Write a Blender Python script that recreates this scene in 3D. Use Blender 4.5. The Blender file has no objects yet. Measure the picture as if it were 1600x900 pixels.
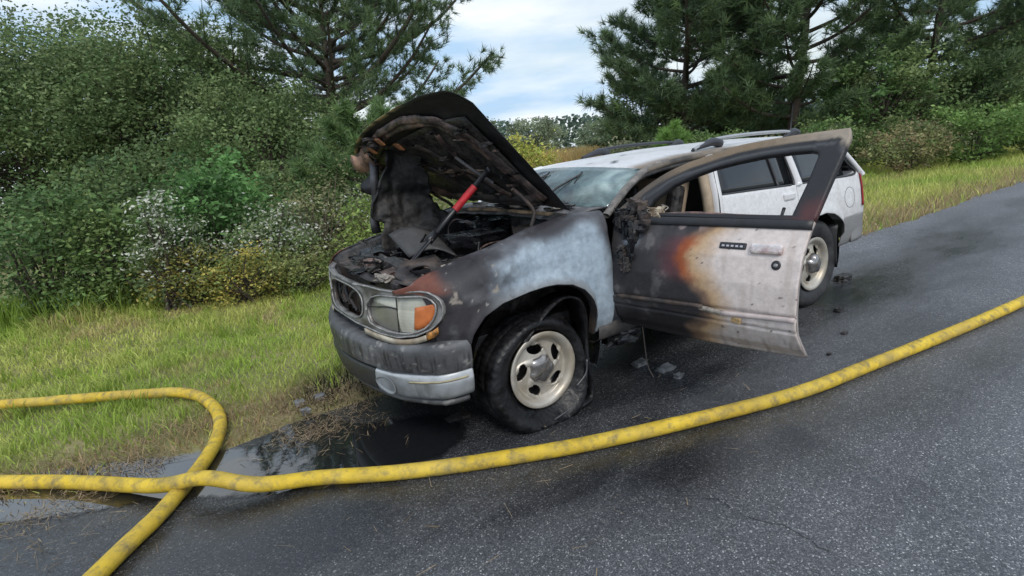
import bpy, bmesh, math, random
import numpy as np
from mathutils import Vector, Matrix

random.seed(7)
rng = np.random.default_rng(7)
scene = bpy.context.scene

# ------------------------------------------------------------------ camera
cam_d = bpy.data.cameras.new('camera')
cam = bpy.data.objects.new('camera', cam_d)
scene.collection.objects.link(cam)
CP = Vector((-1.606, -3.165, 1.516))
YAW, PITCH, ROLL = math.radians(57.916), math.radians(-14.141), math.radians(-5.887)
fw = Vector((math.cos(YAW)*math.cos(PITCH), math.sin(YAW)*math.cos(PITCH), math.sin(PITCH)))
rt = Vector((math.sin(YAW), -math.cos(YAW), 0)); up = rt.cross(fw)
rt, up = rt*math.cos(ROLL)+up*math.sin(ROLL), -rt*math.sin(ROLL)+up*math.cos(ROLL)
M = Matrix((rt, up, -fw)).transposed().to_4x4(); M.translation = CP
cam.matrix_world = M
cam_d.sensor_width = 36; cam_d.lens = 36*833.2/1600
cam_d.clip_start = .05; cam_d.clip_end = 3000
scene.camera = cam

# ------------------------------------------------------------------ sky, sun, exposure
SUN_EL, SUN_AZ = math.radians(48), math.radians(200)
w = bpy.data.worlds.new('World'); scene.world = w; w.use_nodes = True
nt = w.node_tree; nt.nodes.clear()
out = nt.nodes.new('ShaderNodeOutputWorld'); bg = nt.nodes.new('ShaderNodeBackground')
sky = nt.nodes.new('ShaderNodeTexSky'); sky.sky_type = 'NISHITA'; sky.sun_disc = False
sky.sun_elevation = SUN_EL; sky.sun_rotation = SUN_AZ; sky.air_density = 1.2; sky.dust_density = 2.5
tc = nt.nodes.new('ShaderNodeTexCoord'); mp = nt.nodes.new('ShaderNodeMapping')
mp.inputs['Scale'].default_value = (1.2, 1.2, 5.5); mp.inputs['Rotation'].default_value = (.06, .05, .3)
nz = nt.nodes.new('ShaderNodeTexNoise'); nz.inputs['Scale'].default_value = 1.7
nz.inputs['Detail'].default_value = 6; nz.inputs['Roughness'].default_value = .55
rp = nt.nodes.new('ShaderNodeValToRGB'); rp.color_ramp.elements[0].position = .36; rp.color_ramp.elements[1].position = .56
rp.color_ramp.elements[0].color = (.42, .42, .42, 1); rp.color_ramp.elements[1].color = (1, 1, 1, 1)
mx = nt.nodes.new('ShaderNodeMix'); mx.data_type = 'RGBA'
nz2 = nt.nodes.new('ShaderNodeTexNoise'); nz2.inputs['Scale'].default_value = 2.6; nz2.inputs['Detail'].default_value = 5
rp2 = nt.nodes.new('ShaderNodeValToRGB'); rp2.color_ramp.elements[0].position = .38; rp2.color_ramp.elements[1].position = .60
rp2.color_ramp.elements[0].color = (3.1, 4.5, 6.2, 1); rp2.color_ramp.elements[1].color = (6.2, 6.6, 6.9, 1)
L = nt.links.new
L(tc.outputs['Generated'], mp.inputs['Vector']); L(mp.outputs[0], nz.inputs['Vector']); L(mp.outputs[0], nz2.inputs['Vector'])
L(nz.outputs['Fac'], rp.inputs[0]); L(nz2.outputs['Fac'], rp2.inputs[0])
L(rp.outputs[0], mx.inputs['Factor']); L(sky.outputs[0], mx.inputs['A']); L(rp2.outputs[0], mx.inputs['B'])
L(mx.outputs['Result'], bg.inputs['Color']); bg.inputs['Strength'].default_value = .105
L(bg.outputs[0], out.inputs[0])
sd = bpy.data.lights.new('sun', 'SUN'); sd.energy = 1.1; sd.angle = math.radians(18); sd.color = (1, .95, .88)
sun = bpy.data.objects.new('sun', sd); scene.collection.objects.link(sun)
sdir = Vector((math.sin(SUN_AZ)*math.cos(SUN_EL), math.cos(SUN_AZ)*math.cos(SUN_EL), math.sin(SUN_EL)))
sun.rotation_euler = sdir.to_track_quat('Z', 'Y').to_euler()
vs = scene.view_settings; vs.view_transform = 'Standard'; vs.look = 'None'; vs.gamma = 1; vs.use_curve_mapping = False
vs.exposure = 0.62
scene.render.engine = 'CYCLES'

# ------------------------------------------------------------------ helpers
COL = scene.collection

def srgb(r, g, b):
    f = lambda c: ((c/255+.055)/1.055)**2.4 if c > 10 else c/255/12.92
    return (f(r), f(g), f(b))

def _h(i, j, k, s):
    v = np.sin(i*127.1+j*311.7+k*74.7+s*53.3)*43758.5453
    return v-np.floor(v)

def vnoise(p, s=0.):
    p = np.asarray(p, float); f = np.floor(p); t = p-f; t = t*t*(3-2*t)
    r = 0
    for a in (0, 1):
        for b in (0, 1):
            for c in (0, 1):
                wgt = (t[..., 0] if a else 1-t[..., 0])*(t[..., 1] if b else 1-t[..., 1])*(t[..., 2] if c else 1-t[..., 2])
                r = r+wgt*_h(f[..., 0]+a, f[..., 1]+b, f[..., 2]+c, s)
    return r

def fbm(p, sc=1., oc=4, s=0.):
    p = np.asarray(p, float)*sc; a = .5; r = 0; n = 0
    for o in range(oc):
        r = r+a*vnoise(p, s+o*7); n += a; a *= .5; p = p*2.03+11.3
    return r/n

def sst(a, b, x):
    t = np.clip((x-a)/(b-a), 0, 1); return t*t*(3-2*t)

def mixc(c, d, m):
    m = np.asarray(m)[..., None]; return np.asarray(c)*(1-m)+np.asarray(d)*m

def mat(name, base, rough=.6, metal=0., var=.25, vscale=12., bump=.0, bscale=60., vcol=False, spec=.5, tint=None, rvar=0., emit=None, trans=0., coat=0.):
    m = bpy.data.materials.new(name); m.use_nodes = True
    n = m.node_tree; b = n.nodes['Principled BSDF']; lk = n.links.new
    b.inputs['Roughness'].default_value = rough; b.inputs['Metallic'].default_value = metal
    b.inputs['Specular IOR Level'].default_value = spec
    b.inputs['Transmission Weight'].default_value = trans; b.inputs['Coat Weight'].default_value = coat
    t = n.nodes.new('ShaderNodeTexCoord')
    nz = n.nodes.new('ShaderNodeTexNoise'); nz.inputs['Scale'].default_value = vscale; nz.inputs['Detail'].default_value = 6
    nz.inputs['Roughness'].default_value = .65
    lk(t.outputs['Object'], nz.inputs['Vector'])
    mr = n.nodes.new('ShaderNodeMapRange'); mr.inputs['From Min'].default_value = .3; mr.inputs['From Max'].default_value = .7
    mr.inputs['To Min'].default_value = 1-var; mr.inputs['To Max'].default_value = 1+var
    lk(nz.outputs['Fac'], mr.inputs['Value'])
    mul = n.nodes.new('ShaderNodeMix'); mul.data_type = 'RGBA'; mul.blend_type = 'MULTIPLY'; mul.inputs['Factor'].default_value = 1
    if vcol:
        a = n.nodes.new('ShaderNodeVertexColor'); a.layer_name = 'Col'; lk(a.outputs['Color'], mul.inputs['A'])
    elif tint:
        mm = n.nodes.new('ShaderNodeMix'); mm.data_type = 'RGBA'; mm.inputs['A'].default_value = (*base, 1); mm.inputs['B'].default_value = (*tint, 1)
        n2 = n.nodes.new('ShaderNodeTexNoise'); n2.inputs['Scale'].default_value = vscale*.45; n2.inputs['Detail'].default_value = 5
        lk(t.outputs['Object'], n2.inputs['Vector'])
        r2 = n.nodes.new('ShaderNodeMapRange'); r2.inputs['From Min'].default_value = .42; r2.inputs['From Max'].default_value = .62
        lk(n2.outputs['Fac'], r2.inputs['Value']); lk(r2.outputs[0], mm.inputs['Factor']); lk(mm.outputs['Result'], mul.inputs['A'])
    else:
        mul.inputs['A'].default_value = (*base, 1)
    lk(mr.outputs[0], mul.inputs['B']); lk(mul.outputs['Result'], b.inputs['Base Color'])
    if rvar:
        r3 = n.nodes.new('ShaderNodeMapRange'); r3.inputs['From Min'].default_value = .3; r3.inputs['From Max'].default_value = .7
        r3.inputs['To Min'].default_value = max(rough-rvar, .02); r3.inputs['To Max'].default_value = min(rough+rvar, 1)
        lk(nz.outputs['Fac'], r3.inputs['Value']); lk(r3.outputs[0], b.inputs['Roughness'])
    if bump:
        nb = n.nodes.new('ShaderNodeTexNoise'); nb.inputs['Scale'].default_value = bscale; nb.inputs['Detail'].default_value = 5
        lk(t.outputs['Object'], nb.inputs['Vector'])
        bp = n.nodes.new('ShaderNodeBump'); bp.inputs['Strength'].default_value = bump; bp.inputs['Distance'].default_value = .01
        lk(nb.outputs['Fac'], bp.inputs['Height']); lk(bp.outputs[0], b.inputs['Normal'])
    return m

def mk(name, verts, faces, m, parent=None, smooth=True, cols=None):
    me = bpy.data.meshes.new(name)
    verts = np.asarray(verts, dtype=np.float32).reshape(-1, 3)
    me.from_pydata(verts.tolist() if len(verts) < 200000 else verts, [], faces)
    if smooth: me.polygons.foreach_set('use_smooth', [True]*len(me.polygons))
    if cols is not None:
        a = me.color_attributes.new('Col', 'FLOAT_COLOR', 'POINT')
        c = np.ones((len(verts), 4), np.float32); c[:, :3] = np.clip(np.asarray(cols).reshape(-1, 3), 0, 1)
        a.data.foreach_set('color', c.ravel())
    me.materials.append(m); me.update()
    o = bpy.data.objects.new(name, me); COL.objects.link(o)
    if parent: o.parent = parent
    return o

def bulk(name, verts, tris, m, cols=None, parent=None, nper=3):
    """fast mesh from arrays: verts (N,3), tris (F,nper)"""
    me = bpy.data.meshes.new(name)
    verts = np.ascontiguousarray(verts, np.float32); tris = np.ascontiguousarray(tris, np.int32)
    me.vertices.add(len(verts)); me.vertices.foreach_set('co', verts.ravel())
    me.loops.add(tris.size); me.loops.foreach_set('vertex_index', tris.ravel())
    me.polygons.add(len(tris)); me.polygons.foreach_set('loop_start', np.arange(0, tris.size, nper, dtype=np.int32))
    me.update(calc_edges=True)
    if cols is not None:
        a = me.color_attributes.new('Col', 'FLOAT_COLOR', 'POINT')
        c = np.ones((len(verts), 4), np.float32); c[:, :3] = np.clip(cols, 0, 1); a.data.foreach_set('color', c.ravel())
    me.materials.append(m)
    o = bpy.data.objects.new(name, me); COL.objects.link(o)
    if parent: o.parent = parent
    return o

def solid(o, t, off=-1):
    s = o.modifiers.new('thick', 'SOLIDIFY'); s.thickness = t; s.offset = off; return o

def bevel(o, wd, seg=2):
    s = o.modifiers.new('bev', 'BEVEL'); s.width = wd; s.segments = seg; s.limit_method = 'ANGLE'; return o

def gfaces(nu, nv, cu=False, cv=False):
    f = []
    for i in range(nu if cu else nu-1):
        for j in range(nv if cv else nv-1):
            a = i*nv+j; b = ((i+1) % nu)*nv+j; c = ((i+1) % nu)*nv+(j+1) % nv; d = i*nv+(j+1) % nv
            f.append((a, b, c, d))
    return f

def grid(name, P, m, parent=None, cols=None, thick=0, cu=False, cv=False, smooth=True, off=-1):
    P = np.asarray(P, float); nu, nv = P.shape[:2]
    o = mk(name, P.reshape(-1, 3), gfaces(nu, nv, cu, cv), m, parent, smooth, None if cols is None else np.asarray(cols).reshape(-1, 3))
    if thick: solid(o, thick, off)
    return o

def catmull(pts, n=8, closed=False):
    p = np.asarray(pts, float); k = len(p); o = []
    rngk = range(k if closed else k-1)
    for i in rngk:
        if closed: a, b, c, d = p[(i-1) % k], p[i], p[(i+1) % k], p[(i+2) % k]
        else: a, b, c, d = p[max(i-1, 0)], p[i], p[i+1], p[min(i+2, k-1)]
        for t in np.linspace(0, 1, n, endpoint=False):
            o.append(.5*((2*b)+(-a+c)*t+(2*a-5*b+4*c-d)*t*t+(-a+3*b-3*c+d)*t**3))
    if not closed: o.append(p[-1])
    return np.array(o)

def tube_vf(path, r, n=8, sx=1., caps=True, base=0):
    P = np.asarray(path, float); k = len(P); r = np.broadcast_to(r, k)
    T = np.gradient(P, axis=0); T /= np.linalg.norm(T, axis=1)[:, None]+1e-9
    u = np.cross(T[0], (0, 0, 1.)); 
    if np.linalg.norm(u) < 1e-3: u = np.cross(T[0], (0, 1., 0))
    V = []
    th = np.linspace(0, 2*np.pi, n, endpoint=False)
    for i in range(k):
        u = u-T[i]*(u@T[i]); u /= np.linalg.norm(u)+1e-9; v = np.cross(T[i], u)
        V.append(P[i]+r[i]*(np.cos(th)[:, None]*u*sx+np.sin(th)[:, None]*v))
    V = np.array(V).reshape(-1, 3); F = gfaces(k, n, False, True)
    if caps: F += [tuple(range(n-1, -1, -1)), tuple(range((k-1)*n, k*n))]
    if base: F = [tuple(x+base for x in f) for f in F]
    return V, F

def tube(name, path, r, m, parent=None, n=8, sx=1., cols=None):
    V, F = tube_vf(path, r, n, sx); return mk(name, V, F, m, parent)

def box(name, c, s, m, parent=None, rot=None, bev=.006, taper=None):
    x, y, z = np.array(s)/2
    V = np.array([(i*x, j*y, k*z) for i in (-1, 1) for j in (-1, 1) for k in (-1, 1)], float)
    if taper: V[V[:, 2] > 0, :2] *= taper
    if rot is not None: V = V@np.array(rot).T
    V = V+np.array(c)
    F = [(0, 1, 3, 2), (4, 6, 7, 5), (0, 4, 5, 1), (2, 3, 7, 6), (0, 2, 6, 4), (1, 5, 7, 3)]
    o = mk(name, V, F, m, parent, smooth=False)
    if bev: bevel(o, bev)
    return o

def rotm(ax, a):
    return np.array(Matrix.Rotation(a, 3, ax))

def fillpoly(name, outer, holes, fmap, m, parent=None, thick=.01, cuts=2, off=-1, colf=None):
    bm = bmesh.new()
    for lp in [outer]+list(holes):
        vv = [bm.verts.new((p[0], p[1], 0)) for p in lp]
        for i in range(len(vv)): bm.edges.new((vv[i], vv[(i+1) % len(vv)]))
    bmesh.ops.triangle_fill(bm, use_beauty=True, edges=bm.edges[:], normal=(0, 0, 1))
    for _ in range(cuts):
        bmesh.ops.subdivide_edges(bm, edges=bm.edges[:], cuts=1, use_grid_fill=True)
    bm.verts.ensure_lookup_table(); bm.verts.index_update()
    q = np.array([v.co[:2] for v in bm.verts]); F = [[v.index for v in f.verts] for f in bm.faces]; bm.free()
    V = np.array([fmap(a, b) for a, b in q])
    o = mk(name, V, F, m, parent, True, None if colf is None else colf(q[:, 0], q[:, 1]))
    if thick: solid(o, thick, off)
    return o

def lathe(prof, n=48, axis='y'):
    """prof list of (radius, axial); axis along y"""
    th = np.linspace(0, 2*np.pi, n, endpoint=False); P = []
    for t in th:
        P.append([(r*math.cos(t), a, r*math.sin(t)) for r, a in prof])
    return np.array(P)

def tag(o, label=None, cat=None, group=None, kind=None):
    if label: o['label'] = label
    if cat: o['category'] = cat
    if group: o['group'] = group
    if kind: o['kind'] = kind
    return o

def empty(name, loc=(0, 0, 0)):
    o = bpy.data.objects.new(name, None); o.empty_display_size = .2; o.location = loc; COL.objects.link(o); return o

UPG = np.array([.083, -.055, .995])      # true vertical: the road runs slightly downhill towards the camera
def wp(px, py, dist):
    """a point in the open country, given as bearing and distance from where the photographer stood"""
    d = np.array(fw)+np.array(rt)*(px-800)/833.2-np.array(up)*(py-450)/833.2
    return np.array(CP)+d*dist

# ------------------------------------------------------------------ road, ground
def ground_mat():
    m = bpy.data.materials.new('verge_soil'); m.use_nodes = True; n = m.node_tree; b = n.nodes['Principled BSDF']; lk = n.links.new
    t = n.nodes.new('ShaderNodeTexCoord'); a = n.nodes.new('ShaderNodeTexNoise'); a.inputs['Scale'].default_value = 1.3; a.inputs['Detail'].default_value = 8
    r = n.nodes.new('ShaderNodeValToRGB'); e = r.color_ramp.elements
    e[0].position = .35; e[0].color = (.14, .15, .05, 1); e[1].position = .65; e[1].color = (.30, .26, .12, 1)
    lk(t.outputs['Object'], a.inputs['Vector']); lk(a.outputs['Fac'], r.inputs[0]); lk(r.outputs[0], b.inputs['Base Color']); b.inputs['Roughness'].default_value = .95
    nb = n.nodes.new('ShaderNodeTexNoise'); nb.inputs['Scale'].default_value = 40; nb.inputs['Detail'].default_value = 6; lk(t.outputs['Object'], nb.inputs['Vector'])
    bp = n.nodes.new('ShaderNodeBump'); bp.inputs['Strength'].default_value = .8; bp.inputs['Distance'].default_value = .03; lk(nb.outputs['Fac'], bp.inputs['Height']); lk(bp.outputs[0], b.inputs['Normal'])
    return m
GM = ground_mat()

def ghei(x, y):
    """height of the verge: level by the road, a shallow swale, then level"""
    x = np.asarray(x, float); y = np.asarray(y, float)
    h = -.02-.10*np.exp(-((y-3.2)/1.3)**2)+.05*(fbm(np.stack([x, y, x*0], -1), .8, 3)-.5)*sst(.4, 1.2, y)
    return np.where(y < .45, -.03, h)
xs = np.concatenate([np.linspace(-900, -14, 14), np.linspace(-12, 24, 110), np.linspace(28, 1200, 16)])
ys = np.concatenate([np.linspace(-900, -20, 8), np.linspace(-6, .2, 6), np.linspace(.45, 11, 70), np.linspace(14, 1400, 16)])
X, Y = np.meshgrid(xs, ys, indexing='ij')
Zg = ghei(X, Y); Zg = np.where((Y > 11) | (X > 24) | (X < -12), -.03, Zg)
tag(grid('ground', np.stack([X, Y, Zg], -1), GM), kind='structure')

def road_mat():
    m = bpy.data.materials.new('wet_asphalt'); m.use_nodes = True; n = m.node_tree; b = n.nodes['Principled BSDF']; lk = n.links.new
    N = n.nodes.new
    t = N('ShaderNodeTexCoord')
    v = N('ShaderNodeTexVoronoi'); v.inputs['Scale'].default_value = 190; v.inputs['Randomness'].default_value = 1
    lk(t.outputs['Object'], v.inputs['Vector'])
    bw = N('ShaderNodeSeparateColor'); lk(v.outputs['Color'], bw.inputs[0])
    r = N('ShaderNodeValToRGB'); e = r.color_ramp.elements
    e[0].position = 0; e[0].color = (.026, .027, .030, 1); e[1].position = 1; e[1].color = (.24, .24, .24, 1)
    e.new(.55).color = (.045, .046, .051, 1); e.new(.88).color = (.075, .076, .082, 1); e.new(.965).color = (.125, .125, .125, 1)
    lk(bw.outputs[0], r.inputs[0])
    # wetness: drier (greyer, rougher) away from the car
    nz = N('ShaderNodeTexNoise'); nz.inputs['Scale'].default_value = .8; nz.inputs['Detail'].default_value = 8; nz.inputs['Roughness'].default_value = .62
    mpg = N('ShaderNodeMapping'); mpg.inputs['Scale'].default_value = (.55, 1.5, 1); lk(t.outputs['Object'], mpg.inputs['Vector']); lk(mpg.outputs[0], nz.inputs['Vector'])
    a = N('ShaderNodeVertexColor'); a.layer_name = 'Col'
    sa = N('ShaderNodeSeparateColor'); lk(a.outputs['Color'], sa.inputs[0])
    ad = N('ShaderNodeMath'); ad.operation = 'ADD'; lk(sa.outputs[0], ad.inputs[0])
    mr = N('ShaderNodeMapRange'); mr.inputs['From Min'].default_value = .3; mr.inputs['From Max'].default_value = .7; mr.inputs['To Min'].default_value = -.35; mr.inputs['To Max'].default_value = .35
    lk(nz.outputs['Fac'], mr.inputs[0]); lk(mr.outputs[0], ad.inputs[1]); ad.use_clamp = True
    dry = N('ShaderNodeMix'); dry.data_type = 'RGBA'; dry.blend_type = 'MULTIPLY'; dry.inputs['Factor'].default_value = 1
    g = N('ShaderNodeMapRange'); g.inputs['To Min'].default_value = 3.1; g.inputs['To Max'].default_value = .5; lk(ad.outputs[0], g.inputs[0])
    lk(r.outputs[0], dry.inputs['A']); lk(g.outputs[0], dry.inputs['B']); lk(dry.outputs['Result'], b.inputs['Base Color'])
    rr = N('ShaderNodeMapRange'); rr.inputs['To Min'].default_value = .68; rr.inputs['To Max'].default_value = .13; lk(ad.outputs[0], rr.inputs[0]); lk(rr.outputs[0], b.inputs['Roughness'])
    bp = N('ShaderNodeBump'); bp.inputs['Distance'].default_value = .006
    bs = N('ShaderNodeMapRange'); bs.inputs['To Min'].default_value = .75; bs.inputs['To Max'].default_value = .16; lk(ad.outputs[0], bs.inputs[0]); lk(bs.outputs[0], bp.inputs['Strength'])
    vd = N('ShaderNodeTexVoronoi'); vd.inputs['Scale'].default_value = 190; vd.feature = 'DISTANCE_TO_EDGE'; lk(t.outputs['Object'], vd.inputs['Vector'])
    lk(vd.outputs['Distance'], bp.inputs['Height']); lk(bp.outputs[0], b.inputs['Normal'])
    return m
xs = np.concatenate([np.linspace(-60, -7, 12), np.linspace(-6, 14, 160), np.linspace(16, 400, 24)])
tv = np.concatenate([np.linspace(0, .75, 10), np.linspace(.78, 1, 46)])
edge = .22+.16*(fbm(np.stack([xs, xs*0, xs*0], -1), 1.1, 4)-.5)*2+.05*np.sin(xs*9)*.3
P = np.zeros((len(xs), len(tv), 3))
P[..., 0] = xs[:, None]; P[..., 1] = -8.2+(edge[:, None]+8.2)*tv[None, :]
d = np.hypot((P[..., 0]-.2)/2.6, (P[..., 1]+.4)/1.6)
wet = .92*np.exp(-d**2*.55)+.62*np.exp(-((P[..., 0]+1.7)/1.6)**2-((P[..., 1]+.1)/.7)**2)+.10
# a darker drag mark and a run-off trail behind the car
wet += .30*np.exp(-((P[..., 1]+1.5+.42*(P[..., 0]+.2))/.13)**2)*(P[..., 0] < .9)*(P[..., 0] > -1.6)
wet += .45*np.exp(-((P[..., 1]+.9)/.45)**2)*sst(2.6, 3.4, P[..., 0])
road = grid('road', P, road_mat(), cols=np.repeat(np.clip(wet, 0, 1)[..., None], 3, -1))
tag(road, kind='structure')

# cracks in the asphalt
crackm = mat('crack_dark', (.022, .022, .024), .9)  # one near-black colour for the crack strip itself
for pts in ([(-.02, -1.52), (.05, -1.66), (.04, -1.8), (.10, -1.92), (.09, -2.05), (.15, -2.2), (.14, -2.35)],):
    c = catmull(pts, 6); c = c+rng.normal(0, .007, c.shape)
    tng = np.gradient(c, axis=0); tng /= np.linalg.norm(tng, axis=1)[:, None]; nr = np.stack([-tng[:, 1], tng[:, 0]], -1)
    wd = rng.uniform(.0005, .0022, (len(c), 1))
    Pc = np.stack([np.c_[c+nr*wd, np.full(len(c), .0035)], np.c_[c-nr*wd, np.full(len(c), .0035)]], 1)
    grid('crack', Pc, crackm, road)

# ------------------------------------------------------------------ puddles
def water_mat():
    m = bpy.data.materials.new('puddle_water'); m.use_nodes = True; n = m.node_tree; b = n.nodes['Principled BSDF']; lk = n.links.new
    b.inputs['Base Color'].default_value = (.012, .013, .015, 1); b.inputs['Roughness'].default_value = .03; b.inputs['IOR'].default_value = 1.9
    b.inputs['Specular IOR Level'].default_value = .5; b.inputs['Coat Weight'].default_value = .3; b.inputs['Coat Roughness'].default_value = .02
    t = n.nodes.new('ShaderNodeTexCoord'); nz = n.nodes.new('ShaderNodeTexNoise'); nz.inputs['Scale'].default_value = 9; nz.inputs['Detail'].default_value = 3
    lk(t.outputs['Object'], nz.inputs['Vector']); bp = n.nodes.new('ShaderNodeBump'); bp.inputs['Strength'].default_value = .06; bp.inputs['Distance'].default_value = .01
    lk(nz.outputs['Fac'], bp.inputs['Height']); lk(bp.outputs[0], b.inputs['Normal'])
    # the film thins out to damp asphalt at its edge
    a = n.nodes.new('ShaderNodeVertexColor'); a.layer_name = 'Col'; n2 = n.nodes.new('ShaderNodeTexNoise'); n2.inputs['Scale'].default_value = 16; n2.inputs['Detail'].default_value = 7; n2.inputs['Roughness'].default_value = .7
    lk(t.outputs['Object'], n2.inputs['Vector']); sp = n.nodes.new('ShaderNodeSeparateColor'); lk(a.outputs['Color'], sp.inputs[0])
    ad = n.nodes.new('ShaderNodeMath'); ad.operation = 'ADD'; lk(sp.outputs[0], ad.inputs[0]); lk(n2.outputs['Fac'], ad.inputs[1])
    mr = n.nodes.new('ShaderNodeMapRange'); mr.inputs['From Min'].default_value = .62; mr.inputs['From Max'].default_value = 1.0; lk(ad.outputs[0], mr.inputs[0])
    tr = n.nodes.new('ShaderNodeBsdfTransparent'); ms = n.nodes.new('ShaderNodeMixShader'); lk(mr.outputs[0], ms.inputs[0]); lk(tr.outputs[0], ms.inputs[1]); lk(b.outputs[0], ms.inputs[2]); lk(ms.outputs[0], n.nodes['Material Output'].inputs[0])
    return m
WM = water_mat()
def puddle(pts, z, seed, jit=.05):
    c = catmull(pts, 10, True)
    off = fbm(np.c_[c*4, np.full(len(c), seed)], 1., 4, seed)-.5
    ctr = c.mean(0); dr = c-ctr; dr /= np.linalg.norm(dr, axis=1)[:, None]; c = c+dr*off[:, None]*jit*4
    c2 = np.roll(c, -1, 0); k = len(c)
    # inset rings along the edge normal so the edge fades evenly
    tn = np.roll(c, -1, 0)-np.roll(c, 1, 0); tn /= np.linalg.norm(tn, axis=1)[:, None]; nr = np.stack([-tn[:, 1], tn[:, 0]], -1)
    if ((c-ctr)*nr).sum() > 0: nr = -nr
    V = []; C = []
    for ins, al in ((0, 0.), (.03, .22), (.07, .6)):
        for q, m_ in zip(c, nr): V.append((q[0]+m_[0]*ins, q[1]+m_[1]*ins, z)); C.append((al,)*3)
    F = [(r*k+i, r*k+(i+1) % k, (r+1)*k+(i+1) % k, (r+1)*k+i) for r in range(2) for i in range(k)]+[tuple(2*k+i for i in range(k))]
    return tag(mk('puddle', V, F, WM, smooth=False, cols=C), kind='structure')
puddle([(-3.08, 0.75), (-2.584, 0.751), (-2.21, 0.585), (-1.921, 0.41), (-1.662, 0.282), (-1.431, 0.164), (-1.22, 0.305), (-0.953, 0.235), (-0.868, -0.036), (-0.665, -0.165), (-0.398, -0.345), (-0.428, -0.685), (-0.622, -0.788), (-0.887, -0.728), (-1.093, -0.739), (-1.391, -0.569), (-1.657, -0.387), (-1.952, -0.181), (-2.274, -0.002), (-2.752, 0.275)], .0045, 3, .03)

# ------------------------------------------------------------------ vegetation
def foliage_mat(name, rough=.55, trans=.25):
    m = bpy.data.materials.new(name); m.use_nodes = True; n = m.node_tree; b = n.nodes['Principled BSDF']; lk = n.links.new
    a = n.nodes.new('ShaderNodeVertexColor'); a.layer_name = 'Col'
    lk(a.outputs['Color'], b.inputs['Base Color']); b.inputs['Roughness'].default_value = rough; b.inputs['Specular IOR Level'].default_value = .3
    tl = n.nodes.new('ShaderNodeBsdfTranslucent'); lk(a.outputs['Color'], tl.inputs['Color'])
    ms = n.nodes.new('ShaderNodeMixShader'); ms.inputs[0].default_value = trans
    lk(b.outputs[0], ms.inputs[1]); lk(tl.outputs[0], ms.inputs[2]); lk(ms.outputs[0], n.nodes['Material Output'].inputs[0])
    return m
FM = foliage_mat('leaf_green', .5, .38); GRM = foliage_mat('grass_blades', .6, .4); NM = foliage_mat('pine_needles', .5, .3)
BARK = mat('bark', (.07, .055, .045), .9, var=.5, vscale=18, bump=.8, bscale=30)
TWIG = mat('dry_twig', (.14, .11, .08), .9, var=.4)

def blades(x, y, z, h, wd, lean, cols, mid=True):
    """curved grass blades, 5 verts each"""
    n = len(x); a = rng.uniform(0, 2*np.pi, n); la = rng.uniform(0, 2*np.pi, n)
    b = np.stack([x, y, z], -1); s = np.stack([np.cos(a), np.sin(a), 0*a], -1)*wd[:, None]
    l = np.stack([np.cos(la), np.sin(la), 0*a], -1)*(lean*h)[:, None]
    upv = np.array([0, 0, 1.])*h[:, None]
    V = np.stack([b-s, b+s, b+l*.35-s*.75+upv*.55, b+l*.35+s*.75+upv*.55, b+l+upv*np.sqrt(np.clip(1-lean**2*.5, .2, 1))[:, None]], 1)
    k = np.arange(n)[:, None]*5
    T = np.stack([k+[0, 1, 3], k+[0, 3, 2], k+[2, 3, 4]], 1).reshape(-1, 3)
    return V.reshape(-1, 3), T, np.repeat(cols, 5, 0)

def verge_cols(x, y, n):
    p = np.stack([x, y, x*0], -1)
    g = np.array([.34, .47, .09]); yl = np.array([.64, .64, .20]); br = np.array([.52, .39, .22]); ch = np.array([.02, .018, .014])
    m1 = sst(.35, .65, fbm(p, .9, 4, 3)); m2 = sst(.55, .72, fbm(p, 1.3, 4, 9))
    c = mixc(np.tile(g, (n, 1)), yl, m1*.72+.14*rng.random(n))
    c = mixc(c, br, np.clip(m2*.8, 0, 1)*(rng.random(n) < .65))
    edgeb = np.exp(-((y-.30)/.38)**2)+.9*np.exp(-((y-.45)/.5)**2)*sst(-.5, -1.0, x)*(.4+.9*fbm(p, 2.2, 3, 15))
    c = mixc(c, br*.85, np.clip(edgeb*1.3, 0, 1)*(rng.random(n) < .8))
    chm = np.exp(-((x+.72)/.42)**2-((y-.55)/.42)**2); c = mixc(c, ch, np.clip(chm*1.9-.2, 0, 1)*(rng.random(n) < .92))
    return c*rng.uniform(.65, 1.3, (n, 1))

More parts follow.
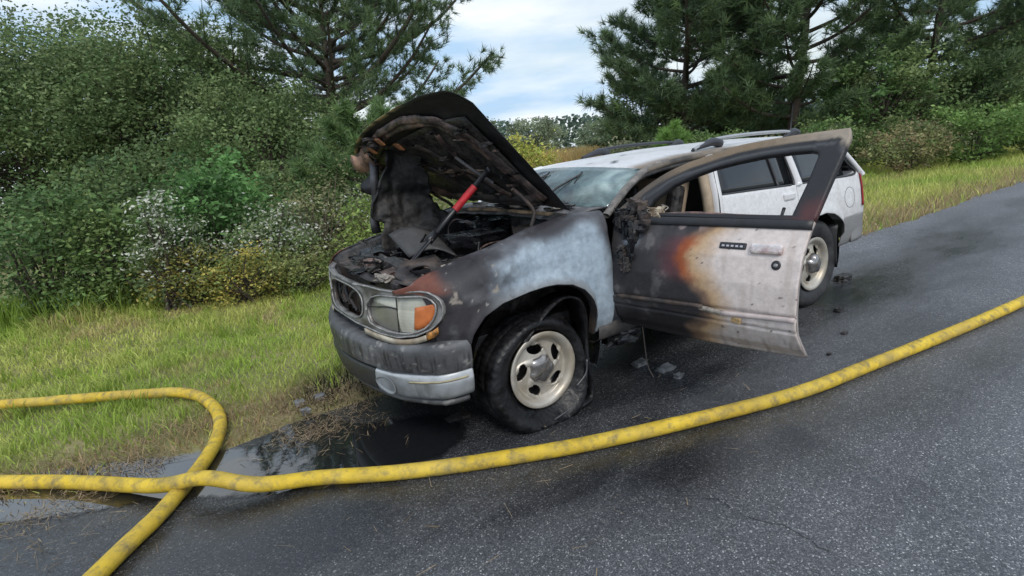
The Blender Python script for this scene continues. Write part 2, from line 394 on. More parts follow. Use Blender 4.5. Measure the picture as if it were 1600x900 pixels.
def grass():
    VV = []; TT = []; CC = []; base = 0
    def add(n, x, y, h, wd, lean, cols, z=None):
        nonlocal base
        V, T, C = blades(x, y, ghei(x, y) if z is None else z, h, wd, lean, cols)
        VV.append(V); TT.append(T+base); CC.append(C); base += len(V)
    # near lawn
    n = 95000; x = rng.uniform(-6.5, 3.5, n); y = .08+6.0*rng.random(n)**1.25
    keep = rng.random(n) < np.clip(.45+(y-.2)*1.3, .3, 1); x, y = x[keep], y[keep]; n = len(x)
    cl = fbm(np.stack([x, y, x*0], -1), 2.2, 3, 5)
    h = (.04+.12*cl**2.5*rng.random(n)*2)*np.where(y > 5.2, 1.9, 1); h *= np.clip(.35+y, .4, 1)
    add(n, x, y, h, rng.uniform(.0022, .005, n)*(1+y*.12), rng.uniform(.2, 1.0, n), verge_cols(x, y, n))
    # taller tufts
    for _ in range(230):
        k = rng.integers(14, 34); cx = rng.uniform(-6, 3.2); cy = .6+5.3*rng.random()
        x = rng.normal(cx, .05, k); y = rng.normal(cy, .05, k)
        c = np.tile(np.array([.34, .46, .08])*rng.uniform(.7, 1.3), (k, 1))*rng.uniform(.8, 1.2, (k, 1))
        add(k, x, y, rng.uniform(.07, .19, k), rng.uniform(.003, .006, k), rng.uniform(.15, .7, k), c)
    # tall grass by the bushes
    n = 14000; x = rng.uniform(-7, 9, n); y = rng.normal(6.2, .35, n)
    c = np.array([.28, .40, .07])*rng.uniform(.5, 1.25, (n, 1))
    add(n, x, y, rng.uniform(.2, .55, n), rng.uniform(.005, .01, n), rng.uniform(.1, .6, n), c)
    # verge further along the road
    n = 42000; x = 3.5+22*rng.random(n)**1.4; y = .15+7*rng.random(n)
    c = verge_cols(x, y, n)
    add(n, x, y, rng.uniform(.06, .24, n), rng.uniform(.005, .010, n), rng.uniform(.2, .8, n), c)
    o = bulk('grass', np.concatenate(VV), np.concatenate(TT), GRM, np.concatenate(CC))
    tag(o, 'yellow-green mown grass on the roadside verge', 'grass', kind='stuff')
grass()

def straw():
    n = 6500; k = rng.random(n)
    x = rng.uniform(-3.2, -.45, n); y = rng.normal(.42, .30, n)
    pat = fbm(np.stack([x, y, x*0], -1), 2.4, 3, 13); keep = pat > .46; x, y = x[keep], y[keep]
    ex = rng.normal(-1.13, .13, 420); ey = rng.normal(.02, .09, 420); x = np.r_[x, ex]; y = np.r_[y, ey]
    ex = rng.uniform(-1.5, 1.2, 60); ey = rng.uniform(-1.9, -.9, 60); x = np.r_[x, ex]; y = np.r_[y, ey]
    n = len(x); a = rng.uniform(0, 2*np.pi, n); l = rng.uniform(.02, .09, n); wd = rng.uniform(.0008, .0022, n)
    dx = np.cos(a)*l; dy = np.sin(a)*l; z = rng.uniform(.006, .02, n); dz = rng.uniform(-.004, .02, n)
    nx = -np.sin(a)*wd; ny = np.cos(a)*wd
    b = np.stack([x, y, z], -1); s = np.stack([nx, ny, 0*nx], -1); d_ = np.stack([dx, dy, dz], -1)
    V = np.stack([b-s, b+s, b+d_+s*.5, b+d_-s*.5], 1).reshape(-1, 3)
    T = np.arange(n*4).reshape(n, 4)
    c = np.array([.40, .30, .19])*rng.uniform(.25, 1.5, (n, 1))
    tag(bulk('straw_litter', V, T, GRM, np.repeat(c, 4, 0), nper=4), 'loose brown straw washed along the road edge', 'straw', kind='stuff')
straw()

def leaves_vt(cen, size, cols, aspect=.5, fold=True):
    n = len(cen); d1 = rng.normal(size=(n, 3)); d1[:, 2] *= .6; d1 /= np.linalg.norm(d1, axis=1)[:, None]
    r = rng.normal(size=(n, 3)); d2 = np.cross(d1, r); d2 /= np.linalg.norm(d2, axis=1)[:, None]
    s = (size*rng.uniform(.6, 1.3, n))[:, None]
    V = np.stack([cen-d1*s*.5, cen+d2*s*aspect*.5, cen+d1*s*.5, cen-d2*s*aspect*.5], 1).reshape(-1, 3)
    return V, np.arange(n*4).reshape(n, 4), np.repeat(cols, 4, 0)

def clumped(center, rad, nclump, per, cr, seed, flat=.6, low=-.85):
    """leaf positions in clumps through an ellipsoid volume"""
    u = rng.normal(size=(nclump, 3)); u /= np.linalg.norm(u, axis=1)[:, None]
    rr = rng.uniform(.35, 1.0, nclump)**.6; u = u*rr[:, None]*(.75+.5*fbm(u*2.2, 1., 3, seed))[:, None]
    u = u[u[:, 2] > low]; c = np.array(center)+u*np.array(rad)
    k = len(c); ids = np.repeat(np.arange(k), per)
    o = rng.normal(size=(k*per, 3))*cr*np.array([1, 1, flat])*rng.uniform(.6, 1.3, k)[ids][:, None]
    return c, c[ids]+o, ids

def bark_tree(name, base, topv, r0, parent=None, limbs=(), m=BARK):
    """trunk with limbs as one mesh"""
    V, F = tube_vf(catmull([base, base+(topv-base)*.4+rng.normal(0, .08, 3), topv], 6), np.linspace(r0, r0*.25, 13), 8)
    VV = [V]; FF = list(F); b = len(V)
    for pth, r in limbs:
        v, f = tube_vf(pth, np.linspace(r, r*.25, len(pth)), 5, base=b); VV.append(v); FF += f; b += len(v)
    return mk(name, np.concatenate(VV), FF, m, parent)

def shrub(name, label, base, rad, cat='shrub', group=None, nclump=70, per=60, cr=.16, leaf=.07, col=(.07, .12, .03), col2=None, tips=None, seed=1, aspect=.5, trunk=.03, dead=0):
    e = empty(name, tuple(base)); tag(e, label, cat, group)
    ctr = np.array([0, 0, 0])+UPG*rad[2]*.95
    c, p, ids = clumped(ctr, rad, nclump, per, cr, seed)
    cc = np.array(col)*np.ones((len(c), 1))
    if col2 is not None: cc = mixc(cc, np.array(col2), rng.random(len(c))**1.5)
    cc = cc*rng.uniform(.55, 1.4, (len(c), 1)); cols = cc[ids]*rng.uniform(.7, 1.35, (len(p), 1))
    if tips is not None:
        t, frac = tips; hi = (p[:, 2]-ctr[2])/rad[2]+rng.normal(0, .25, len(p)); msk = (rng.random(len(p)) < frac)*(hi > -.3)
        cols = np.where(msk[:, None], np.array(t)*rng.uniform(.7, 1.2, (len(p), 1)), cols)
    keep = p[:, 2] > .02; p, cols = p[keep], cols[keep]
    V, T, C = leaves_vt(p, np.full(len(p), leaf), cols*np.array([2.0, 1.85, 2.2]), aspect)
    bulk('crown', V, T, FM, C, e, 4)
    limbs = []
    for i in rng.permutation(len(c))[:min(len(c), 34+dead)]:
        b0 = np.array([rng.normal(0, .08), rng.normal(0, .08), 0]); mid = (b0+c[i])/2+rng.normal(0, .1, 3)*rad[2]*.4
        limbs.append((catmull([b0, mid, c[i]], 4), trunk*rng.uniform(.35, .9)))
    bark_tree('trunk', np.zeros(3), ctr*.9, trunk, e, limbs, TWIG if dead else BARK)
    return e

def pine(name, label, base, height, crown_r, group='pines along the field edge', nl=30, seed=1, lean=0., bare=.22, tuft=.24, nper=20, col=(.055, .095, .042), col2=(.10, .16, .055), sub=9, r0=.16):
    e = empty(name, tuple(base)); tag(e, label, 'pine tree', group)
    st = np.random.default_rng(seed); g = UPG+np.array([lean, -lean*.6, 0]); g = g/np.linalg.norm(g)
    limbs = []; tips = []
    for i in range(nl):
        f = bare+(1-bare)*((i+st.random()*.8)/nl); a = i*2.4+st.uniform(-.4, .4)
        ln = crown_r*(1-.6*max(f-.5, 0)/.5)*(.65+.45*st.random())*(.8 if f < .3 else 1)
        d = np.array([math.cos(a), math.sin(a), .12+.55*f+st.normal(0, .08)]); d /= np.linalg.norm(d)
        b0 = g*height*f; pts = [b0, b0+d*ln*.4+np.array([0, 0, -.05*ln]), b0+d*ln*.75+np.array([0, 0, .02*ln]), b0+d*ln+np.array([0, 0, .16*ln])]
        pp = catmull(pts, 5); limbs.append((pp, .018*ln+.014))
        for k in range(sub):
            t = .28+.72*(k+st.random())/sub; q = pp[min(int(t*(len(pp)-1)), len(pp)-1)]
            sd_ = np.array([-d[1], d[0], 0])*(1 if k % 2 else -1)+d*.7+np.array([0, 0, st.uniform(-.1, .55)]); sd_ /= np.linalg.norm(sd_)
            sl = ln*.34*(1.15-t*.6)*st.uniform(.6, 1.25)
            sp = catmull([q, q+sd_*sl*.55+st.normal(0, .03, 3), q+sd_*sl+np.array([0, 0, .12*sl])], 4)
            limbs.append((sp, .011+.004*sl))
            for m_ in range(5+int(sl*4.5)):
                u = .3+.7*st.random(); qq = sp[min(int(u*(len(sp)-1)), len(sp)-1)]+st.normal(0, .11, 3)*min(1, sl)
                tips.append((qq, sd_+np.array([0, 0, .55])+st.normal(0, .35, 3)))
    bark_tree('trunk', np.zeros(3), g*height, r0, e, limbs)
    P = np.array([t[0] for t in tips]); Dv = np.array([t[1] for t in tips]); Dv /= np.linalg.norm(Dv, axis=1)[:, None]
    n = len(P); ids = np.repeat(np.arange(n), nper)
    nd = Dv[ids]*.75+rng.normal(size=(n*nper, 3))*.55; nd /= np.linalg.norm(nd, axis=1)[:, None]
    ln = tuft*rng.uniform(.6, 1.15, n*nper); b0 = P[ids]+Dv[ids]*(rng.uniform(-.5, .3, n*nper)*tuft*.6)[:, None]
    sd_ = np.cross(nd, rng.normal(size=(n*nper, 3))); sd_ /= np.linalg.norm(sd_, axis=1)[:, None]
    wd = .0085*(tuft/.24)
    V = np.stack([b0-sd_*wd, b0+sd_*wd, b0+nd*ln[:, None]], 1).reshape(-1, 3)
    tc_ = mixc(np.tile(np.array(col), (n, 1)), np.array(col2), rng.random(n)**1.6)*rng.uniform(.65, 1.3, (n, 1))
    C = np.repeat(tc_[ids]*np.array([1.95, 1.75, 2.1])*rng.uniform(.75, 1.25, (n*nper, 1)), 3, 0)
    bulk('crown', V, np.arange(n*nper*3).reshape(-1, 3), NM, C, e)
    return e

def gpt(px, py, dist, z=-.05):
    p = wp(px, py, dist); p[2] = z; return p

# --- big trees
pine('pine_tree', 'large dark pine with spreading bare limbs behind the raised hood', gpt(520, 300, 19.0), 8.3, 6.2, nl=62, seed=3, bare=.14, sub=12, r0=.2, tuft=.30, nper=24)
pine('pine_tree', 'broad bushy pine rising left of the suv roof', gpt(1062, 260, 23.), 9.0, 4.6, nl=52, seed=5, bare=.05, sub=13, r0=.2, tuft=.42, nper=24, col=(.06, .10, .05))
pine('pine_tree', 'pine with open trunk and forked limbs above the open door', gpt(1225, 250, 20.), 9.0, 4.4, nl=42, seed=8, bare=.12, sub=12, r0=.22, tuft=.38, nper=24)
pine('pine_tree', 'tall pine at the right edge beyond the road', gpt(1430, 230, 21.), 9.5, 4.4, nl=44, seed=11, bare=.06, sub=12, r0=.2, tuft=.38, nper=22)
pine('pine_tree', 'rightmost pine standing farthest along the road', gpt(1590, 220, 24.), 10.0, 4.6, nl=44, seed=17, bare=.06, sub=12, r0=.2, tuft=.42, nper=22)
pine('pine_sapling', 'low bushy young pine just left of the hood', gpt(560, 290, 9.6), 2.3, 1.1, nl=22, seed=21, bare=.06, sub=8, r0=.05, tuft=.24, group='young pines', col=(.065, .12, .04), col2=(.12, .20, .06))
pine('pine_sapling', 'bright green young pine tip above the roof rail', gpt(1042, 260, 16.), 1.75, .7, nl=16, seed=23, bare=.05, sub=6, r0=.05, tuft=.24, group='young pines', col=(.10, .19, .045), col2=(.15, .26, .06))

def oak(name, label, base, height, rad, seed, nclump=230, per=90, leaf=.1, col=(.055, .10, .03), col2=(.11, .15, .05), group='broadleaf trees'):
    e = empty(name, tuple(base)); tag(e, label, 'tree', group)
    ctr = UPG*(height-rad[2]); c, p, ids = clumped(ctr, rad, nclump, per, .12*rad[0]**.9, seed, low=-.95)
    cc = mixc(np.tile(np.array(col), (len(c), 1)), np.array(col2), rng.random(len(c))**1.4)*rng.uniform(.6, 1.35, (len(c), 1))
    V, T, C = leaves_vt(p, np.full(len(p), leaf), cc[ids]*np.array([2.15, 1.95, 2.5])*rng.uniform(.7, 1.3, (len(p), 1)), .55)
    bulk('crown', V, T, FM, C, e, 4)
    limbs = []
    for i in rng.permutation(len(c))[:60]:
        b0 = ctr*rng.uniform(.25, .8); limbs.append((catmull([b0, (b0+c[i])/2+np.array([0, 0, .15]), c[i]], 5), rng.uniform(.015, .045)))
    bark_tree('trunk', np.zeros(3), ctr, .13, e, limbs)
    return e
oak('oak_tree', 'leafy grey-green oak filling the upper left behind the verge', gpt(290, 330, 16.5), 6.5, (3.7, 2.4, 3.2), 2, nclump=560, per=120, leaf=.105)
oak('oak_tree', 'dark oak at the far left edge of the thicket', gpt(60, 350, 16.0), 6.7, (3.9, 2.4, 3.3), 4, nclump=560, per=110, leaf=.11)
oak('oak_tree', 'tall oak filling the gap between the left oak and the pine', gpt(185, 335, 18.5), 7.0, (3.6, 2.4, 3.4), 61, nclump=440, per=100, leaf=.12)
oak('oak_tree', 'low spreading oak under the left pine', gpt(425, 310, 14.5), 4.0, (2.7, 1.8, 1.9), 6, nclump=260, per=110, leaf=.095)
oak('oak_tree', 'rounded broadleaf tree under the broad right pine', gpt(1010, 262, 24.), 4.2, (2.6, 2.2, 2.0), 9, nclump=120, leaf=.14, col=(.06, .11, .035), col2=(.13, .17, .07))
oak('oak_tree', 'dense broadleaf tree behind the open door frame', gpt(1150, 258, 24.), 4.6, (2.6, 2.0, 2.1), 14, nclump=130, leaf=.14)
oak('oak_tree', 'broadleaf tree at the bend of the verge behind the tail light', gpt(1365, 240, 19.), 4.0, (2.2, 1.8, 1.9), 15, nclump=130, leaf=.13, col=(.06, .12, .03))
oak('oak_tree', 'broadleaf tree by the road at the far right', gpt(1530, 228, 20.), 4.4, (2.4, 2.0, 2.1), 19, nclump=130, leaf=.13)
oak('oak_tree', 'haze-pale far tree with a split crown above the dry field', gpt(835, 242, 62.), 5.6, (3.6, 2.6, 2.7), 24, nclump=110, per=60, leaf=.3, col=(.115, .15, .075), col2=(.16, .195, .10), group='far trees')  # far tree greens lightened and greyed, distance haze put into the colour
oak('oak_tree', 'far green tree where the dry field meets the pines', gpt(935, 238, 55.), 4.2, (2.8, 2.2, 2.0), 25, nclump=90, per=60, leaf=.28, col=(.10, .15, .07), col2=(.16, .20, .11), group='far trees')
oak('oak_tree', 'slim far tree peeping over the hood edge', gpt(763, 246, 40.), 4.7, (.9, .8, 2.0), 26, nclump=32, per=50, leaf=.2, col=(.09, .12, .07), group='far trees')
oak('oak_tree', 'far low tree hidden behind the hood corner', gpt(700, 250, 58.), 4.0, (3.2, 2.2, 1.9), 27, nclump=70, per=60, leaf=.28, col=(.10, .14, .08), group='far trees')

# far wood on the skyline
def farwood():
    n = 26000; t = rng.random(n); px = 150+1500*t
    dist = 120+rng.normal(0, 4, n); hgt = 7.5+3.5*fbm(np.stack([t*40, t*0, t*0], -1), 1., 4, 31)
    P_ = np.array([gpt(a, 240, d_, 0) for a, d_ in zip(px, dist)]); P_[:, 2] = -4+(hgt+2.5)*rng.random(n)**.8
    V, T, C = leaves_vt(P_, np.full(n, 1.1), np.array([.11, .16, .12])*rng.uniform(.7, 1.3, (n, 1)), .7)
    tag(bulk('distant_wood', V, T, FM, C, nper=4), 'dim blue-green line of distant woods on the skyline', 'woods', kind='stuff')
farwood()
# tall dry grass of the field
def field():
    n = 26000; px = rng.uniform(620, 1080, n); d_ = 23+24*rng.random(n)
    P_ = np.array([gpt(a, 245, b, -.05) for a, b in zip(px, d_)])
    c = mixc(np.tile(np.array([.56, .36, .13]), (n, 1)), np.array([.50, .42, .20]), rng.random(n))*rng.uniform(.7, 1.25, (n, 1))
    V, T, C = blades(P_[:, 0], P_[:, 1], P_[:, 2], rng.uniform(.9, 1.7, n), rng.uniform(.012, .03, n), rng.uniform(.05, .4, n), c)
    tag(bulk('field_grass', V, T, GRM, C), 'tall orange-tan dry grass in the far field', 'field grass', kind='stuff')
field()

# --- thicket along the verge
G = 'shrubs of the roadside thicket'
def sh(px, dist, rad, label, name='shrub', **k):
    return shrub(name, label, gpt(px, 400, dist), rad, group=G, **k)
WHT = (.42, .45, .34)
sh(425, 7.75, (.62, .5, .62), 'pale flowering bush with whitish seed heads at the verge edge', 'flowering_shrub', tips=(WHT, .26), col=(.10, .15, .05), col2=(.16, .20, .09), nclump=75, per=75, leaf=.055, cr=.12, seed=41)
sh(262, 7.0, (.42, .4, .78), 'white-topped flowering bush leftmost along the lawn', 'flowering_shrub', tips=(WHT, .26), col=(.09, .13, .05), nclump=55, per=65, leaf=.05, cr=.11, seed=42)
sh(340, 8.1, (.85, .7, 1.05), 'deep green leafy bush with long pointed leaves left of the flowering one', col=(.05, .11, .03), col2=(.08, .17, .045), nclump=110, per=70, leaf=.085, seed=43)
sh(500, 8.6, (.75, .6, .85), 'brushy thicket of dry twigs and sparse leaves before the bumper', col=(.11, .13, .05), col2=(.16, .15, .07), nclump=50, per=45, leaf=.055, seed=44, dead=60)
sh(560, 8.3, (.6, .5, .75), 'tangled grey-brown brush partly behind the hood strut', col=(.10, .12, .05), col2=(.17, .20, .09), nclump=55, per=45, leaf=.055, seed=45, dead=60, tips=(WHT, .12))
sh(285, 7.15, (.6, .45, .42), 'low yellowish bramble at the foot of the thicket', col=(.11, .14, .035), col2=(.26, .22, .05), nclump=60, per=55, leaf=.05, cr=.11, seed=46)
sh(375, 7.05, (.6, .4, .36), 'low goldenrod clump in front of the flowering bush', col=(.10, .14, .035), col2=(.28, .24, .05), nclump=60, per=55, leaf=.045, cr=.1, seed=47)
sh(460, 7.3, (.55, .4, .32), 'low scrubby growth at the lawn edge near the bumper', col=(.09, .13, .035), col2=(.17, .18, .06), nclump=50, per=55, leaf=.045, cr=.1, seed=48)
sh(600, 7.8, (.6, .5, .6), 'green bush seen under the hood beside the black panel', col=(.09, .15, .03), col2=(.18, .22, .06), nclump=70, per=60, leaf=.06, seed=49)
sh(690, 8.4, (.7, .6, .75), 'green bush seen through the gap behind the engine bay', col=(.10, .16, .035), col2=(.20, .24, .07), nclump=70, per=60, leaf=.06, seed=50)
sh(812, 11.0, (1.05, .8, 1.02), 'yellow-green bush behind the right edge of the hood', col=(.15, .19, .035), col2=(.30, .29, .06), nclump=90, per=70, leaf=.075, seed=51)
sh(170, 7.3, (.7, .5, .8), 'mixed green bush at the left side of the lawn', col=(.06, .11, .03), col2=(.12, .17, .05), nclump=90, per=65, leaf=.07, seed=52)
sh(60, 7.1, (.7, .5, .95), 'dark bush farthest left along the lawn', col=(.05, .10, .03), col2=(.10, .15, .05), nclump=90, per=65, leaf=.07, seed=53)
sh(470, 9.6, (1.0, .7, .95), 'tall dark bush between the oak and the hood', col=(.06, .11, .035), col2=(.12, .16, .05), nclump=110, per=65, leaf=.08, seed=54)
sh(225, 8.4, (.9, .7, 1.2), 'tall dark green bush behind the white-topped one', col=(.05, .09, .03), col2=(.09, .13, .04), nclump=110, per=65, leaf=.08, seed=55)
sh(1000, 18., (1.4, 1.2, .8), 'olive bush just beyond the suv roof below the pines', col=(.10, .13, .06), col2=(.18, .19, .10), nclump=90, per=60, leaf=.11, seed=56)
sh(1100, 17., (1.5, 1.2, .85), 'green bush just above the roof rack', col=(.07, .12, .035), col2=(.13, .19, .06), nclump=90, per=60, leaf=.11, seed=57)
sh(1290, 17., (1.6, 1.2, .85), 'bush beyond the top corner of the open door', col=(.06, .11, .03), col2=(.12, .16, .05), nclump=90, per=60, leaf=.11, seed=58)
sh(1400, 15.5, (1.3, 1.0, .7), 'low tan-green brush past the tail light', col=(.09, .13, .04), col2=(.20, .16, .08), nclump=80, per=60, leaf=.09, seed=59)
sh(1500, 16., (1.6, 1.2, .9), 'green bush along the road past the tail light', col=(.07, .13, .03), col2=(.12, .19, .05), nclump=90, per=60, leaf=.11, seed=60)
sh(1590, 17., (1.6, 1.2, .95), 'rightmost bush along the road', col=(.07, .12, .03), col2=(.12, .17, .05), nclump=90, per=60, leaf=.11, seed=61)

# ------------------------------------------------------------------ car materials
PAINT = mat('fire_damaged_paint', (1, 1, 1), .5, var=.14, vscale=34, bump=.16, bscale=110, vcol=True, rvar=.15, spec=.4)
WHITE = mat('white_paint', (.66, .65, .66), .32, var=.07, vscale=7, coat=.25, rvar=.08)
CHAR = mat('charred_plastic', (.016, .015, .016), .55, var=.6, vscale=22, bump=.9, bscale=35, rvar=.3, tint=(.05, .045, .043))
CHARG = mat('charred_gloss', (.008, .008, .010), .28, var=.5, vscale=15, bump=.5, bscale=25, rvar=.2)
SOOT = mat('sooty_metal', (.045, .040, .042), .6, .3, var=.5, vscale=14, bump=.4, bscale=45, tint=(.10, .075, .062), rvar=.2)
RUSTM = mat('heat_scaled_metal', (.075, .060, .058), .45, .35, var=.6, vscale=18, bump=.6, bscale=50, tint=(.25, .17, .145), rvar=.2)
ASHM = mat('ash_grey', (.26, .23, .20), .9, var=.5, vscale=30, bump=.6, bscale=50)
PLAS = mat('bumper_plastic', (1, 1, 1), .5, var=.18, vscale=22, bump=.15, bscale=70, vcol=True, rvar=.15)
SILV = mat('silver_paint', (1, 1, 1), .42, .25, var=.14, vscale=20, vcol=True, rvar=.1)
RUB = mat('tyre_rubber', (.022, .022, .024), .62, var=.4, vscale=18, bump=.5, bscale=40, rvar=.2, tint=(.04, .04, .042))
RUBB = mat('burnt_rubber', (.005, .005, .006), .42, var=.6, vscale=12, bump=.7, bscale=30, rvar=.22, tint=(.014, .014, .016), spec=.35)
RIMM = mat('alloy_scorched', (.50, .465, .41), .40, .45, var=.14, vscale=14, bump=.08, bscale=80, rvar=.12, tint=(.42, .365, .29))
CAPM = mat('hub_chrome', (.32, .30, .29), .22, .85, var=.3, vscale=22, bump=.25, bscale=40, rvar=.1)
BLKT = mat('black_trim', (.020, .020, .022), .45, var=.3, vscale=20)
RED = mat('red_sleeve', (.50, .012, .022), .55, var=.3, vscale=40, tint=(.34, .02, .025), bump=.2)
TAILR = mat('tail_lens', (.30, .02, .025), .2, var=.15)
TAN = mat('tan_trim', (.36, .28, .20), .8, var=.25, vscale=14, bump=.2, bscale=60)
GREYC = mat('grey_cladding', (.24, .235, .235), .55, var=.12, vscale=10)
AMB = mat('amber_lens', (.55, .16, .045), .35, var=.15, vscale=20)
LENS = mat('sooty_lens', (1, 1, 1), .28, var=.12, vscale=10, vcol=True, coat=.3)
RAIL = mat('rail_silver', (.45, .45, .46), .35, .6, var=.1)
RAILD = mat('rail_dark', (.05, .052, .06), .35, .3, var=.2)

def glass_mat(name, tint, dirt, mixf, dirtcol):
    m = bpy.data.materials.new(name); m.use_nodes = True; n = m.node_tree; b = n.nodes['Principled BSDF']; lk = n.links.new; N = n.nodes.new
    t = N('ShaderNodeTexCoord'); nz = N('ShaderNodeTexNoise'); nz.inputs['Scale'].default_value = 4.5; nz.inputs['Detail'].default_value = 7; nz.inputs['Roughness'].default_value = .65
    lk(t.outputs['Object'], nz.inputs['Vector'])
    b.inputs['Base Color'].default_value = (*dirtcol, 1); b.inputs['Roughness'].default_value = .12; b.inputs['Coat Weight'].default_value = .5
    tr = N('ShaderNodeBsdfTransparent'); tr.inputs[0].default_value = (*tint, 1)
    mr = N('ShaderNodeMapRange'); mr.inputs['From Min'].default_value = .3; mr.inputs['From Max'].default_value = .7; mr.inputs['To Min'].default_value = mixf-dirt; mr.inputs['To Max'].default_value = mixf+dirt
    lk(nz.outputs['Fac'], mr.inputs[0]); ms = N('ShaderNodeMixShader'); lk(mr.outputs[0], ms.inputs[0]); lk(tr.outputs[0], ms.inputs[1]); lk(b.outputs[0], ms.inputs[2])
    lk(ms.outputs[0], n.nodes['Material Output'].inputs[0]); return m
WGLASS = glass_mat('smoked_windshield', (.45, .55, .54), .25, .60, (.20, .33, .34))
_n = WGLASS.node_tree; _t = _n.nodes.new('ShaderNodeTexNoise'); _t.inputs['Scale'].default_value = 2.6; _t.inputs['Detail'].default_value = 6; _t.inputs['Distortion'].default_value = .8
_tc = _n.nodes.new('ShaderNodeTexCoord'); _n.links.new(_tc.outputs['Object'], _t.inputs['Vector']); _r = _n.nodes.new('ShaderNodeValToRGB'); _e = _r.color_ramp.elements
_e[0].position = .36; _e[0].color = (.08, .10, .11, 1); _e[1].position = .64; _e[1].color = (.44, .55, .54, 1); _e.new(.5).color = (.18, .26, .265, 1)  # grey-cyan patches paint reflected sky and smoke onto the dirty glass
_n.links.new(_t.outputs['Fac'], _r.inputs[0]); _n.links.new(_r.outputs[0], _n.nodes['Principled BSDF'].inputs['Base Color'])
SGLASS = glass_mat('privacy_glass', (.10, .11, .12), .06, .80, (.02, .022, .025))

# ------------------------------------------------------------------ the car
car = empty('burned_suv', (0, 0, 0))
tag(car, 'white four-door suv burned out at the front, hood up and driver door open', 'car')

WZ = [.30, .36, .44, .50, .58, .68, .80, .925, 1.045, 1.10]; WW = [.80, .815, .845, .868, .884, .892, .89, .876, .85, .835]
def wz(z): return np.interp(z, WZ, WW)

